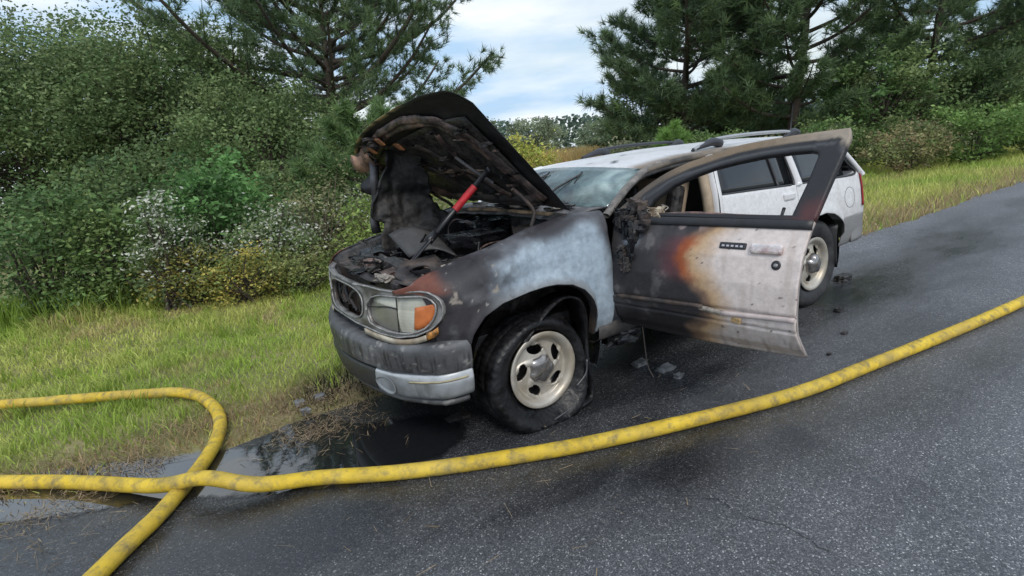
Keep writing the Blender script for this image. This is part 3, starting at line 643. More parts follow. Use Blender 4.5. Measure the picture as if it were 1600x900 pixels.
# ---- front fender
ARX = [-.60, -.462, -.445, -.424, -.368, -.254, -.082, .02, .099, .21, .295, .34, .361, .378, .388, .392, .394, .56]
ARZ = [.60, .61, .655, .681, .734, .778, .800, .804, .799, .774, .726, .675, .645, .60, .549, .50, .425, .425]
CRX = [-.72, -.668, -.63, -.589, -.471, -.347, -.217, -.086, .041, .2, .35, .56]
CRZ = [.89, .918, .942, .961, .985, 1.016, 1.035, 1.063, 1.095, 1.118, 1.14, 1.135]
def fender(sg, burnt=True):
    xs = np.unique(np.round(np.concatenate([np.linspace(-.715, -.55, 16), np.linspace(-.55, .34, 110), np.linspace(.34, .40, 18), np.linspace(.40, .535, 18)]), 4))
    nv = 72; P = np.zeros((len(xs), nv, 3)); 
    for i, x in enumerate(xs):
        zt = np.interp(x, CRX, CRZ); yc = np.interp(x, [-.72, .25, .54], [.70, .72, .79])
        zb = np.interp(x, [-.72, -.68, -.65, -.63, -.618, -.608, -.60, -.555], [.875, .885, .89, .88, .85, .78, .60, .60]) if x < -.555 else np.interp(x, ARX, ARZ)
        zb = min(zb, zt-.012); zs = max(zt-.13, zb+.2*(zt-zb)); nar = .31*max(0, (-.45-x)/.28)**2
        for j in range(nv):
            v = j/(nv-1)
            if v < .62:
                z = zb+(zs-zb)*v/.62; y = wz(z)-nar
            else:
                a = (v-.62)/.38*math.pi/2; ws = wz(zs)-nar; y0 = min(yc, ws-.01)
                y = y0+(ws-y0)*math.cos(a)**.9; z = zs+(zt-zs)*math.sin(a)
            if x > -.47 and x < .394:
                az = np.interp(x, ARX, ARZ); y += .016*math.exp(-((z-az)/.05)**2)
            P[i, j] = (x, sg*y, z)
    p = P.reshape(-1, 3); x, z = p[:, 0], p[:, 2]
    n1 = fbm(p, 5., 5, 1); n2 = fbm(p, 14., 4, 2); n3 = fbm(p*np.array([1, 1, .25]), 30, 3, 3)
    dark = np.array([.034, .031, .035]); grey = np.array([.105, .105, .115]); ash = np.array([.37, .45, .53]); rust = np.array([.15, .05, .032]); tan = np.array([.30, .26, .22])
    c = mixc(np.tile(dark, (len(p), 1)), grey, sst(.48, .72, n1))
    c = mixc(c, np.array([.17, .165, .17]), sst(.6, .75, n2)*sst(.75, .9, 1.05-z)*.7)
    m = sst(-.34, -.02, x+(n1-.5)*.22+(.95-z)*.12)*(1-sst(.46, .56, x+(n1-.5)*.14+(z-.9)*.18))
    top = sst(.02, .115, np.interp(x, CRX, CRZ)-z+(n1-.5)*.10)
    az = np.interp(x, ARX, ARZ); rim_ = 1-sst(.0, .07, z-az+(n2-.5)*.04)
    am = np.clip(m*top, 0, 1); am = am*(.88+.3*(n1-.4))*(1-.18*sst(.50, .68, fbm(p, 22, 5, 19)))
    c = mixc(c, ash, np.clip(am, 0, 1)); c = mixc(c, np.array([.42, .50, .57]), np.clip(am, 0, 1)*sst(.52, .68, n2)*.8)
    c = mixc(c, np.array([.23, .235, .24]), rim_*sst(-.40, -.2, x)*.8)
    c = mixc(c, dark*2.5, sst(.66, .76, n2)*.15*am)
    c = mixc(c, np.array([.20, .20, .21]), sst(.50, .70, fbm(p, 7, 5, 17))*sst(.05, -.2, x)*sst(.93, .8, z)*.55); c = mixc(c, np.array([.018, .017, .018]), sst(.58, .70, fbm(p, 11, 5, 18))*sst(.0, -.25, x)*.6)
    c = mixc(c, rust, (1-sst(-.60, -.50, x+(n1-.5)*.10))*sst(.86, .90, z))
    c = mixc(c, tan, sst(.70, .74, n2)*(x < -.2)*.8)
    fl = fbm(p*np.array([1, 1, .6]), 38, 4, 21); c = mixc(c, np.array([.34, .32, .30]), sst(.76, .79, fl)*sst(.0, -.2, x)*.7)
    o = grid('fender', P, PAINT, car, cols=c, thick=.004, off=1 if sg < 0 else -1)
    # rolled arch flange
    k = np.linspace(-.462, .394, 70); az = np.interp(k, ARX, ARZ); y = wz(az)+.014
    Q = np.stack([np.c_[k, sg*y, az], np.c_[k, sg*(y-.02), az-.012], np.c_[k, sg*(y-.06), az-.004]], 1)
    grid('arch_flange', Q, SOOT, o)
    # dark wheel housing
    th = np.linspace(math.radians(-25), math.radians(205), 30)
    Hs = np.stack([np.c_[.0+.445*np.cos(th), np.full(30, sg*yy), .395+.425*np.sin(th)] for yy in (.84, .70, .45, .40)], 1)
    Hs[:, 3, 0] *= .2; Hs[:, 3, 2] = .5
    grid('wheel_housing', Hs, CHARG, o)
    return o
FL = fender(-1); FR = fender(1)
# small side of the fender behind the wheel down to the sill, inner mud flap
tag(FL, 'ash-blue burned fender over the flat tyre')

# ---- header panel with grille and headlamp bezels
def xh(y, z): return -.80+.24*(abs(y)/.87)**2.6+.10*(z-.8)
half = [(-.20, .893), (-.381, .901), (-.50, .893), (-.63, .889), (-.70, .896), (-.758, .901), (-.80, .896), (-.833, .878), (-.856, .855), (-.866, .824), (-.864, .79), (-.852, .763), (-.830, .735), (-.801, .709), (-.728, .674), (-.613, .652), (-.481, .656), (-.365, .668), (-.20, .672)]
outer = half+[(-a, b) for a, b in half[::-1]]
hl = [(-.35, .769), (-.36, .80), (-.407, .844), (-.474, .862), (-.56, .866), (-.637, .866), (-.70, .872), (-.757, .876), (-.79, .871), (-.814, .858), (-.832, .838), (-.834, .81), (-.828, .785), (-.819, .762), (-.80, .737), (-.775, .714), (-.735, .694), (-.688, .68), (-.64, .675), (-.601, .674), (-.54, .676), (-.483, .683), (-.43, .69), (-.382, .703), (-.358, .733)]
gr = [(.308*math.copysign(abs(math.cos(t))**.55, math.cos(t)), .785+.092*math.copysign(abs(math.sin(t))**.7, math.sin(t))) for t in np.linspace(0, 2*math.pi, 40, endpoint=False)]
def bezcol(y, z):
    p = np.stack([y*1.0, z, z*0], -1); n = fbm(p, 9, 4, 4)
    return mixc(np.tile(np.array([.27, .26, .255]), (len(y), 1)), np.array([.09, .08, .075]), sst(.46, .66, n))
bez = fillpoly('grille_surround', outer, [hl, [(-a, b) for a, b in hl[::-1]], gr], lambda y, z: (xh(y, z)-.004, y, z), SILV, car, .03, 2, off=1, colf=bezcol)
for lp, r in ((hl, .0055), ([(-a, b) for a, b in hl], .0055), (gr, .005), (outer, .0055)):
    c = np.array([(xh(y, z)-.010, y, z) for y, z in lp+lp[:1]]); tube('bezel_rim', c, r, mat('rim_'+str(len(lp)), (.30, .29, .28), .4, .4, var=.5, vscale=26), bez, 6)
# headlamps
def headlamp(sg):
    O = catmull(hl, 5, True); cen = np.array([-.60, .772]); rs = np.linspace(0, 1, 40)
    P = []; C = []
    for a, b in O*1.0:
        row = []; crow = []
        for r in rs:
            y, z = cen+(np.array([a, b])-cen)*r*.985
            x = xh(y, z)+.014-.018*(1-r**2); row.append((x, -sg*y, z))
            n = float(fbm(np.array([[y*14, z*3, 1]]), 1, 3, 6)[0]); rib = .5+.5*math.sin(z*360)
            low = sst(-.60, -.605, y) if False else 0
            base = np.array([.50, .49, .41])*(.7+.6*n)+.03*rib
            if y > -.612 and z < .80+.06*(y+.6)+.008: base = np.array([.17, .165, .14])*(.8+.5*n)
            elif z > .80: base = np.array([.40, .395, .33])*(.6+.8*n)+.02*rib
            crow.append(base)
        P.append(row); C.append(crow)
    o = grid('headlamp', np.array(P), LENS, car, cols=np.array(C), cu=True)
    # amber indicator segment
    seg = [(-.715, .815), (-.76, .825), (-.815, .838), (-.823, .81), (-.812, .768), (-.795, .741), (-.768, .718), (-.725, .700), (-.705, .702)]
    fillpoly('turn_signal', seg, [], lambda y, z: (xh(y, z)+.008-.010*(1-abs(y+.76)/.1*.5), -sg*y, z), AMB, o, .003, 2, off=0)
    for ln in ([(-.613, .672), (-.612, .74), (-.608, .80), (-.605, .866)], [(-.36, .785), (-.45, .797), (-.54, .806), (-.612, .80)]):
        tube('lens_seam', np.array([(xh(y, z)+.0-.004, -sg*y, z) for y, z in catmull(ln, 4)]), .0035, CHARG, o, 5)
    # lamp bowl behind the lens
    Bk = np.array([[(xh(a, b)+.02+.06*k, -sg*(a+(cen[0]-a)*.25*k), b+(cen[1]-b)*.25*k) for k in (0, 1)] for a, b in hl])
    grid('lamp_bowl', Bk, CHAR, o, cu=True)
    # pale strip and marker lamp under the bezel
    st = catmull([(-.33, .652), (-.48, .640), (-.62, .633), (-.72, .648), (-.785, .672)], 6)
    Q = np.array([[(xh(y, z)-.012, -sg*y, z+d) for d in (.013, -.016)] for y, z in st])
    solid(grid('filler_strip', Q, mat('scorched_cream'+str(sg), (.52, .47, .38), .5, var=.3, vscale=14, tint=(.30, .24, .17)), car), .008)
    st = catmull([(-.788, .678), (-.82, .692), (-.845, .712)], 4)
    Q = np.array([[(xh(y, z)-.013, -sg*y, z+d) for d in (.017, -.020)] for y, z in st])
    solid(grid('side_marker', Q, mat('marker_amber'+str(sg), (.50, .22, .05), .4, var=.5, vscale=40, tint=(.12, .06, .02)), car), .008)
    return o
headlamp(-1); headlamp(1)
# what is left of the grille
for k in range(9):
    y0 = -.27+.54*k/8
    tube('grille_remnant', catmull([(-.76, y0, .70+rng.uniform(0, .03)), (-.765, y0+rng.normal(0, .05), .78), (-.74, y0+rng.normal(0, .06), .85)], 5), rng.uniform(.006, .013), CHAR if k % 3 else SOOT, car, 6)
box('radiator', (-.64, 0, .74), (.05, 1.05, .34), SOOT, car)

# ---- bumper
yy = np.linspace(-.78, .78, 201); path = [(-.875+.25*(abs(a)/.88)**2, a) for a in yy]
def side_pts(s): return [tuple(q) for q in catmull([(-.66, s*.805), (-.64, s*.842), (-.60, s*.872), (-.56, s*.888), (-.52, s*.895), (-.465, s*.899)], 5)]
path = np.array(side_pts(-1)[::-1]+path+side_pts(1)); 
tg = np.gradient(path, axis=0); tg /= np.linalg.norm(tg, axis=1)[:, None]; nrm = np.stack([-tg[:, 1], tg[:, 0]], -1)
sarc = np.concatenate([[0], np.cumsum(np.linalg.norm(np.diff(path, axis=0), axis=1))])
def sweep(name, prof, m, parent, i0=0, i1=None, colf=None, thick=0, rise=0.):
    idx = range(i0, i1 if i1 else len(path)); P = []
    for i in idx:
        e = rise*max(0, (abs(path[i][1])-.55)/.35)
        P.append([(path[i][0]+nrm[i][0]*o, path[i][1]+nrm[i][1]*o, z+e) for o, z in prof])
    P = np.array(P)
    return grid(name, P, m, parent, None if colf is None else colf(P.reshape(-1, 3)), thick)
def bumpcol(p):
    n = fbm(p, 6, 4, 7); st = fbm(p*np.array([60, 60, 2.5]), 1, 3, 8); c = np.tile(np.array([.070, .070, .074]), (len(p), 1))
    c = mixc(c, np.array([.15, .15, .155]), sst(.45, .7, n)*.8)
    c = mixc(c, np.array([.022, .022, .024]), sst(.52, .66, st)*sst(.60, .56, p[:, 2])*sst(.44, .50, p[:, 2]+(n-.5)*.12)*.85)
    return mixc(c, np.array([.26, .25, .24]), sst(.64, .74, fbm(p, 30, 4, 10))*.7)
PRF = catmull([(-.13, .620), (-.05, .618), (-.012, .610), (.004, .592), (.009, .570), (.009, .545), (.007, .52), (.004, .49), (-.004, .460), (-.03, .450), (-.06, .447)], 8)
bump_o = sweep('front_bumper', PRF, PLAS, car, colf=bumpcol, rise=.03)
solid(bump_o, .004)
for i, s in ((0, -1), (len(path)-1, 1)):
    V = [(path[i][0]+nrm[i][0]*o, path[i][1]+nrm[i][1]*o, z+.03) for o, z in PRF]+[(path[i][0]+.01, s*.80, .55)]
    mk('bumper_end_cap', V, [tuple(range(len(V)))] if s > 0 else [tuple(range(len(V)))[::-1]], PLAS, bump_o, False, np.tile((.06, .06, .062), (len(V), 1)))
PV = catmull([(-.035, .448), (-.012, .442), (-.004, .42), (-.004, .37), (-.018, .318), (-.05, .292)], 5)
ie = next(i for i in range(len(path)) if path[i][1] > -.40)
def valcol(p):
    n = fbm(p, 9, 4, 12); st = fbm(p*np.array([30, 30, 1.5]), 1, 3, 13)
    c = mixc(np.tile(np.array([.33, .35, .37]), (len(p), 1)), np.array([.17, .175, .18]), sst(.4, .7, n)*.7)
    c = mixc(c, np.array([.12, .12, .12]), sst(.58, .68, st)*.5)
    return mixc(c, np.array([.58, .60, .62]), sst(.428, .438, p[:, 2])*.8)  # top edge painted brighter as a highlight along the valance
vd = sweep('bumper_valance', PV, SILV, car, 0, ie, valcol, .004, .04)
vp = sweep('bumper_valance', PV, SILV, car, len(path)-ie, None, valcol, .004, .04)
sweep('air_dam', PV, PLAS, car, ie, len(path)-ie, lambda p: np.tile((.03, .03, .03), (len(p), 1)), .004)
# cream pinstripe, fog lamp and lower lip
sweep('pinstripe', [(.001, .408), (.004, .402), (.0, .396)], mat('stripe_cream', (.40, .35, .22), .5), vd, 3, ie-34, None, .002, .05)
for s in (-1, 1):
    idx = ie-12 if s < 0 else len(path)-ie+11; q = path[idx]; nn = nrm[idx]; tt = tg[idx]*(-s)
    rr = np.linspace(0, 2*np.pi, 28, endpoint=False)
    def fl(a, o, f):
        r_ = math.cos(a)*.085*f; zz = .374+.046*f*math.sin(a)*(1-.25*math.cos(a))+.10*r_
        return (q[0]+nn[0]*o+tt[0]*r_, q[1]+nn[1]*o+tt[1]*r_, zz)
    R0 = np.array([[fl(a, o, f) for o, f in ((.002, 1.0), (.005, .93), (-.022, .80), (-.026, .0))] for a in rr])
    grid('fog_lamp', R0[:, 0:3], SILV, vd if s < 0 else vp, np.tile((.26, .275, .285), (28*3, 1)), cu=True)
    grid('fog_lens', R0[:, 2:4], mat('fog_glass'+str(s), (.50, .57, .57), .15, var=.35, vscale=30, coat=.5), vd if s < 0 else vp, cu=True)
sweep('lower_lip', [(-.045, .300), (-.040, .282), (-.06, .262), (-.13, .255)], PLAS, car, 2, len(path)-2, bumpcol, .004, .03)

# ---- wheels
def wheel(c, sg, burnt, hub_out, rot0=0.):
    R = .372; n = 192; th = np.linspace(0, 2*np.pi, n, endpoint=False)
    prof = [(.225, -.085), (.245, -.100), (.27, -.112), (.30, -.119), (.325, -.119), (.346, -.112), (.358, -.102), (.366, -.09), (.372, -.07), (.372, -.045), (.364, -.040), (.364, -.030), (.372, -.025), (.373, .0), (.372, .025), (.364, .03), (.364, .04), (.372, .045), (.372, .07), (.366, .09), (.352, .11), (.30, .119), (.25, .105), (.22, .09)]
    P = np.zeros((n, len(prof), 3))
    for j, (r, a) in enumerate(prof):
        rr = np.full(n, r)
        if r > .36: rr = rr-.008*((np.arange(n)+(j % 2)) % 4 == 0)
        elif r > .34: rr = rr-.005*(np.arange(n) % 4 < 2)
        P[:, j] = np.stack([rr*np.cos(th), np.full(n, a), rr*np.sin(th)], -1)
    # settle on the road: clamp and bulge
    dz = np.clip(-(P[..., 2]+c[2]-.004), 0, 1)
    if burnt:
        lo = sst(.02, -.30, P[..., 2]); P[..., 1] += np.sign(P[..., 1])*lo*.060*sst(.24, .34, np.hypot(P[..., 0], P[..., 2]))
        wob = fbm(P.reshape(-1, 3), 6, 3, 20).reshape(P.shape[:2])-.5; P[..., 1] += wob*.03; P[..., 0] += wob*.02
        P[..., 0] += np.sign(P[..., 0])*dz*.35
    if burnt:
        an = np.arctan2(P[..., 2], P[..., 0]); top = sst(.25, .95, np.sin(an)); r_ = np.hypot(P[..., 0], P[..., 2])
        sq = np.interp(an % (2*np.pi), np.radians([0, 60, 120, 165, 200, 235, 305, 335, 360]), [.62, .55, .58, .86, .96, 1., 1., .72, .62])
        r2_ = np.where(r_ > .222, .222+(r_-.222)*sq, r_); k_ = r2_/np.maximum(r_, .05); P[..., 0] *= k_; P[..., 2] *= k_
    P[..., 2] += dz
    P[..., 1] *= 1+dz*1.0
    f = np.array([1, -sg*1., 1]) if sg > 0 else np.array([1, 1, 1])
    F = lambda q: np.asarray(q)*f+np.array(c)
    # barrel (parent part)
    bar = lathe([(.205, -.078), (.195, -.05), (.18, .0), (.19, .08), (.05, .08), (.05, -.02), (.16, -.02), (.165, -.045)], 40)
    wh = grid('wheel', F(bar), CHARG if burnt else BLKT, car, cu=True)
    grid('tyre', F(P), RUBB if burnt else RUB, wh, cu=True)
    # alloy rim with five swirled oval openings
    nr, na = 34, 280; rr = np.linspace(.052, .222, nr); G_ = np.zeros((na, nr, 3)); ins = np.zeros((na, nr), bool)
    ang = np.linspace(0, 2*np.pi, na, endpoint=False)
    for i, a in enumerate(ang):
        for j, r in enumerate(rr):
            x, z = r*math.cos(a), r*math.sin(a)
            for k in range(5):
                b = rot0+k*2*np.pi/5; cx, cz = .128*math.cos(b), .128*math.sin(b); e = b+1.05
                dx, dz_ = x-cx, z-cz; u = (dx*math.cos(e)+dz_*math.sin(e))/.050; v = (-dx*math.sin(e)+dz_*math.cos(e))/.031; q = math.hypot(u, v)
                if q < 1:
                    ins[i, j] = True; s_ = 1/max(q, 1e-4); x, z = cx+dx*s_, cz+dz_*s_
            r2 = math.hypot(x, z)
            dep = np.interp(r2, [.05, .08, .12, .165, .185, .195, .203, .212, .222], [-.072, -.070, -.060, -.052, -.060, -.078, -.094, -.098, -.096])
            for k in range(5):  # swirl ridges
                b = rot0+.62+k*2*np.pi/5+(r2-.08)*6.5; dd = (math.atan2(z, x)-b+np.pi) % (2*np.pi)-np.pi
                dep -= .010*math.exp(-(dd*r2/.013)**2)*sst(.06, .09, r2)*(1-sst(.165, .185, r2))
            G_[i, j] = (x, dep, z)
    F_ = [q for q in gfaces(na, nr, True) if not all(ins.reshape(-1)[list(q)])]
    ro = mk('rim', F(G_.reshape(-1, 3)), F_, RIMM, wh); solid(ro, .016, off=-1 if sg < 0 else 1)
    # pentagonal hub cap
    hp = [(.088, -.062), (.086, -.062-hub_out*.45), (.070, -.062-hub_out*.85), (.042, -.062-hub_out), (.0001, -.062-hub_out*1.03)]
    hc = lathe(hp, 60); 
    a = np.arctan2(hc[..., 2], hc[..., 0])-rot0-.6; s_ = 1+.085*np.cos(5*a); hc[..., 0] *= s_; hc[..., 2] *= s_
    grid('hub_cap', F(hc), CAPM, wh, cu=True)
    return wh
wfl = wheel((0, -.745, .312), -1, True, .05, .55)
tag(wfl, 'flat burned front tyre on a scorched alloy rim')
wheel((0, .745, .33), 1, True, .05, .2)
wheel((2.835, -.745, .367), -1, False, .085, .9)
wheel((2.835, .745, .367), 1, False, .085, .3)
# peeled tread belt standing off the front tyre
tp = catmull([(-.12, .50), (-.02, .585), (.10, .655), (.22, .69), (.31, .655), (.345, .56), (.35, .44), (.335, .32), (.33, .22), (.35, .12), (.33, .03), (.24, .012), (.10, .008)], 6)
Q = np.array([[(x, y, z) for y in (-.855-.01*math.sin(i*.3), -.80, -.70)] for i, (x, z) in enumerate(tp)])
Q[..., 1] -= np.interp(tp[:, 1], [0, .2, .5, .7], [.035, 0, 0, -.02])[:, None]
solid(grid('peeled_tread', Q, RUBB, wfl), .014)
tube('bead_wire', catmull([(.20, -.888, .16), (.27, -.895, .22), (.285, -.89, .30), (.26, -.885, .12), (.15, -.90, .05), (.0, -.905, .018)], 5), .006, mat('wire_grey', (.12, .12, .125), .35, .6), wfl, 5)

# ---- engine bay
box('bay_floor', (-.05, 0, .50), (1.2, 1.3, .08), CHAR, car)
for s in (-1, 1):
    xs = np.linspace(-.66, .50, 16); P = np.array([[(x, s*yv, z) for yv, z in ((.715, np.interp(x, CRX, CRZ)-.004), (.66, np.interp(x, CRX, CRZ)-.02), (.62, np.interp(x, CRX, CRZ)-.10), (.56, .72), (.54, .52))] for x in xs])
    P[..., 1] += s*.02*(fbm(P.reshape(-1, 3), 9, 3).reshape(P.shape[:2])-.5)
    solid(grid('inner_apron', P, CHAR, car), .005)
xs = np.linspace(-.70, .70, 25); P = np.array([[(.50+.04*math.cos(y*2)+.05*(k == 3), y, z) for k, z in enumerate((.55, .80, 1.02, 1.10))] for y in xs])
P[..., 0] += .05*(fbm(P.reshape(-1, 3), 7, 3).reshape(P.shape[:2])-.5)
solid(grid('firewall', P, CHAR, car), .01)
def crumple(name, c, s, m, seed, amp=.35, n=7):
    g = np.linspace(-1, 1, n); V = []; F = []
    for ax in range(3):
        for sg in (-1, 1):
            b = len(V)
            for a in g:
                for d in g:
                    q = [0, 0, 0]; q[ax] = sg; q[(ax+1) % 3] = a; q[(ax+2) % 3] = d; V.append(q)
            for f in gfaces(n, n): F.append(tuple(b+t for t in (f if sg > 0 else f[::-1])))
    V = np.array(V, float); nn = fbm(V+seed*9.7, 1.6, 4, seed)-.5; n2 = np.stack([fbm(V+seed*3.1+k*17, 2.6, 3, seed+k) for k in range(3)], -1)-.5
    V = V*(1+nn[:, None]*amp*2)+n2*amp*1.6
    return mk(name, V*np.array(s)/2+np.array(c), F, m, car, smooth=False)
parts = [('charred_engine', (.12, .0, .74), (.62, .46, .34), CHAR), ('intake_manifold', (.10, .02, .94), (.46, .30, .16), CHARG), ('battery_tray', (-.38, -.42, .82), (.26, .24, .18), CHAR),
         ('air_box', (-.36, .44, .86), (.30, .28, .20), CHARG), ('fan_shroud', (-.48, .0, .82), (.10, .72, .26), CHAR), ('reservoir', (.20, .52, .86), (.22, .18, .16), CHAR),
         ('brake_booster', (.36, -.38, .96), (.20, .24, .20), SOOT), ('blower_box', (.40, .36, .98), (.22, .40, .16), CHARG), ('fuse_box', (-.02, -.50, .90), (.26, .14, .10), CHAR)]
for i, (nm, c, s, m) in enumerate(parts): crumple(nm, c, s, m, i+1, .28)
# melted clutter lying along the radiator support
for i in range(62):
    y = rng.uniform(-.66, .66); x = -.66+.12*(abs(y)/.8)**2+rng.uniform(-.01, .26); z = .885+rng.uniform(-.03, .06)-.15*(x > -.45)*rng.random()
    s = rng.uniform(.03, .11, 3)*np.array([1, 1.4, .45])
    crumple('melted_debris', (x, y, z), s, (CHAR, CHARG, CHARG, SOOT, CHAR, CHARG, RUSTM)[i % 7] if i % 15 else ASHM, 50+i, .5, 4)
for i in range(46):
    p0 = np.array([rng.uniform(-.66, .45), rng.uniform(-.62, .62), rng.uniform(.80, .98)]); pts = [p0]
    for k in range(3): pts.append(pts[-1]+rng.normal(0, .09, 3)*np.array([1, 1, .5])); pts[-1][2] = max(pts[-1][2], .6)
    tube('burnt_wire', catmull(pts, 5), rng.uniform(.0025, .009), (CHAR, CHARG, CHAR, SOOT, RUSTM)[i % 5], car, 5)
# radiator support beam and the strut bracket with its hole
P = np.array([[(-.665+.10*(abs(y)/.7)**2+dx, y, .895+dz+.012*math.sin(y*9)) for dx, dz in ((-.04, 0), (0, .012), (.05, .008), (.06, -.05))] for y in np.linspace(-.66, .66, 30)])
solid(grid('radiator_support', P, SOOT, car), .006)
ring = [(.055*math.cos(t), .040*math.sin(t)) for t in np.linspace(0, 2*math.pi, 24, endpoint=False)]
fillpoly('tower_bracket', [(-.12, -.12), (.13, -.10), (.15, .10), (-.05, .14), (-.14, .02)], [ring[::-1]], lambda a, b: (-.50+a, -.47+b, .955+.12*a+.25*b), SOOT, car, .014, 1)
crumple('white_ash_lump', (-.66, -.36, .92), (.06, .14, .03), ASHM, 91, .6, 5)

# ---- hood, propped open, seen from below
A = np.array([.37, -.735, 1.165]); B = np.array([-.20, -.72, 1.80]); Cc = np.array([-.387, .72, 1.585]); Dd = np.array([.404, .72, 1.216])
def hood_pt(s, t, off=0.):
    """s 0 rear .. 1 front, t -1 driver .. 1 passenger; off below the skin"""
    f = (t+1)/2; a = A+(B-A)*s; d = Dd+(Cc-Dd)*s; p = a+(d-a)*f
    p = p+np.array([.35, 0, .6])*.05*(1-t*t)*math.sin(min(s, 1)*2.2)            # crown
    u = (B-A)*(1-f)+(Cc-Dd)*f; v = (d-a); nn = np.cross(u, v); nn /= np.linalg.norm(nn)
    if nn[2] > 0: nn = -nn
    return p+nn*off
def smax(t):
    return 1.0+.19*(1-abs(t+.10)**3.2/1.15)-.05*max(0, (-t-.80)/.20)**2-.04*max(0, (t-.8)/.2)**2
def hoodgrid(s0, s1, t0, t1, off, ns=30, ntt=34, rim=None):
    P = np.zeros((ntt, ns, 3))
    for i, t in enumerate(np.linspace(t0, t1, ntt)):
        for j, s in enumerate(np.linspace(s0, s1, ns)):
            P[i, j] = hood_pt(s*smax(t), t, off)
    return P
P = hoodgrid(0, 1, -1, 1, 0)
for i in range(P.shape[0]):
    for j in range(P.shape[1]):
        e = max(j/(P.shape[1]-1), 0); t = abs(-1+2*i/(P.shape[0]-1))
        k = max(0, (e-.95)/.05)**2*.022+max(0, (t-.96)/.04)**2*.015
        P[i, j] = P[i, j]+np.array([.2, 0, -.9])*k*.7
n_ = fbm(P.reshape(-1, 3), 6, 4, 30); P += (np.array([.3, 0, .8])*(.045*(n_-.5))[:, None]).reshape(P.shape)
pp = P.reshape(-1, 3); ti = np.repeat(np.linspace(-1, 1, 34), 30); si = np.tile(np.linspace(0, 1, 30), 34)
c = mixc(np.tile(np.array([.011, .011, .013]), (len(pp), 1)), np.array([.03, .029, .032]), sst(.45, .7, fbm(pp, 7, 4, 33)))
c = mixc(c, np.array([.22, .10, .045]), sst(.55, .7, fbm(pp, 6, 3, 35))*sst(.55, .95, si)*sst(-.1, .4, ti)*.75)
c = mixc(c, np.array([.38, .28, .12]), (si > .97)*(ti > -.35)*sst(.35, .55, fbm(pp, 18, 3, 36)))
hood = grid('hood', P, PAINT, car, cols=c, thick=.003, off=0)
tag(hood, 'raised burned hood showing its charred underside')
def frame_path(pts): return catmull(pts, 8)
def channel(name, st, wd, depth, m, off0=.012, lip=.4):
    """pressed channel on the hood underside following (s,t) points"""
    q = frame_path(st); tn = np.gradient(q, axis=0); P = []
    for k, (s, t) in enumerate(q):
        d = tn[k]/(np.linalg.norm(tn[k]*np.array([.9, .72]))+1e-9); n2 = np.array([-d[1]*.72/.9, d[0]*.9/.72])
        row = []
        for o, dp in ((-1, 0), (-.8, .3), (-.55, 1), (-.2, .85), (.0, .55), (.2, .85), (.55, 1), (.8, .3), (1, 0)):
            q_ = hood_pt(s+n2[0]*o*wd, t+n2[1]*o*wd, off0+dp*depth); row.append(q_+(np.stack([fbm(q_[None]*1., 9, 3, 140+i_)[0] for i_ in range(3)])-.5)*.035)
        P.append(row)
    return solid(grid(name, np.array(P), m, hood), .004, 0)
channel('inner_frame', [(.97, .93), (.985, .70), (1.02, .42), (1.06, .16), (1.05, -.14), (.95, -.42), (.78, -.58), (.56, -.66), (.36, -.72), (.12, -.80)], .048, .026, RUSTM)
channel('inner_frame', [(.10, -.78), (.09, -.5), (.09, -.1), (.10, .4), (.10, .85)], .045, .026, SOOT)
channel('inner_frame', [(.10, .86), (.4, .90), (.7, .93), (.95, .94)], .05, .03, RUSTM)
for i in range(26):
    t = rng.uniform(-.9, .98); s = smax(t)*rng.choice([rng.uniform(.88, .96), rng.uniform(.2, .9)]) if t > .3 else smax(t)*rng.uniform(.15, .85); q = hood_pt(s, t, rng.uniform(.02, .05))
    o_ = crumple('peeling_flake', q, rng.uniform(.02, .08, 3)*np.array([1, 1.3, .35]), (CHAR, RUSTM, SOOT, CHARG)[i % 4], 800+i, .6, 4); o_.parent = hood
channel('inner_rib', [(.80, .55), (.60, .40), (.40, .30), (.14, .30)], .020, .016, SOOT)
channel('inner_rib', [(.86, -.30), (.66, -.22), (.45, -.20), (.14, -.35)], .022, .018, RUSTM)
channel('inner_rib', [(.86, .10), (.70, .05), (.5, .0), (.3, -.05), (.12, -.1)], .022, .018, SOOT)
channel('inner_rib', [(.55, .80), (.52, .45), (.48, .1), (.42, -.35)], .018, .014, RUSTM)
P = hoodgrid(.06, .80, -.80, .92, .012, 18, 20)
pn = fbm(P.reshape(-1, 3), 6, 4, 44)
solid(grid('inner_panel', P, CHAR, hood), .003, 0)
for (s, t, m) in ((1.02, .50, RUSTM), (1.05, .28, RUSTM), (.98, .62, SOOT), (.93, .18, RUSTM)):
    q = hood_pt(s, t, .052); box('frame_plate', q, (.06, .10, .012), mat('scale_orange_%d' % (s*100+t*10), (.34, .13, .05), .8, var=.4, vscale=30, tint=(.16, .08, .05)) if m is RUSTM else m, hood, rotm('Y', .75)@rotm('X', .1))
for (s, t) in ((.97, .78), (.975, .63), (.98, .30)):
    q = np.array([hood_pt(s+.018*math.cos(a), t+.045*math.sin(a), .056) for a in np.linspace(0, 2*np.pi, 18, endpoint=False)])
    mk('frame_slot', q, [tuple(range(18))], CHARG, hood, False)
# crumpled front lip by the latch
P = np.array([[hood_pt(s+.015*math.sin(t*30), t, o+.015*math.sin(t*22+s*9)) for s, o in ((1.04, .02), (1.0, .07), (.94, .10), (.90, .075))] for t in np.linspace(.62, .99, 16)])
solid(grid('buckled_lip', P, mat('peeled_copper', (.34, .20, .14), .65, .2, var=.5, vscale=25, tint=(.16, .10, .08), bump=.4), hood), .004, 0)
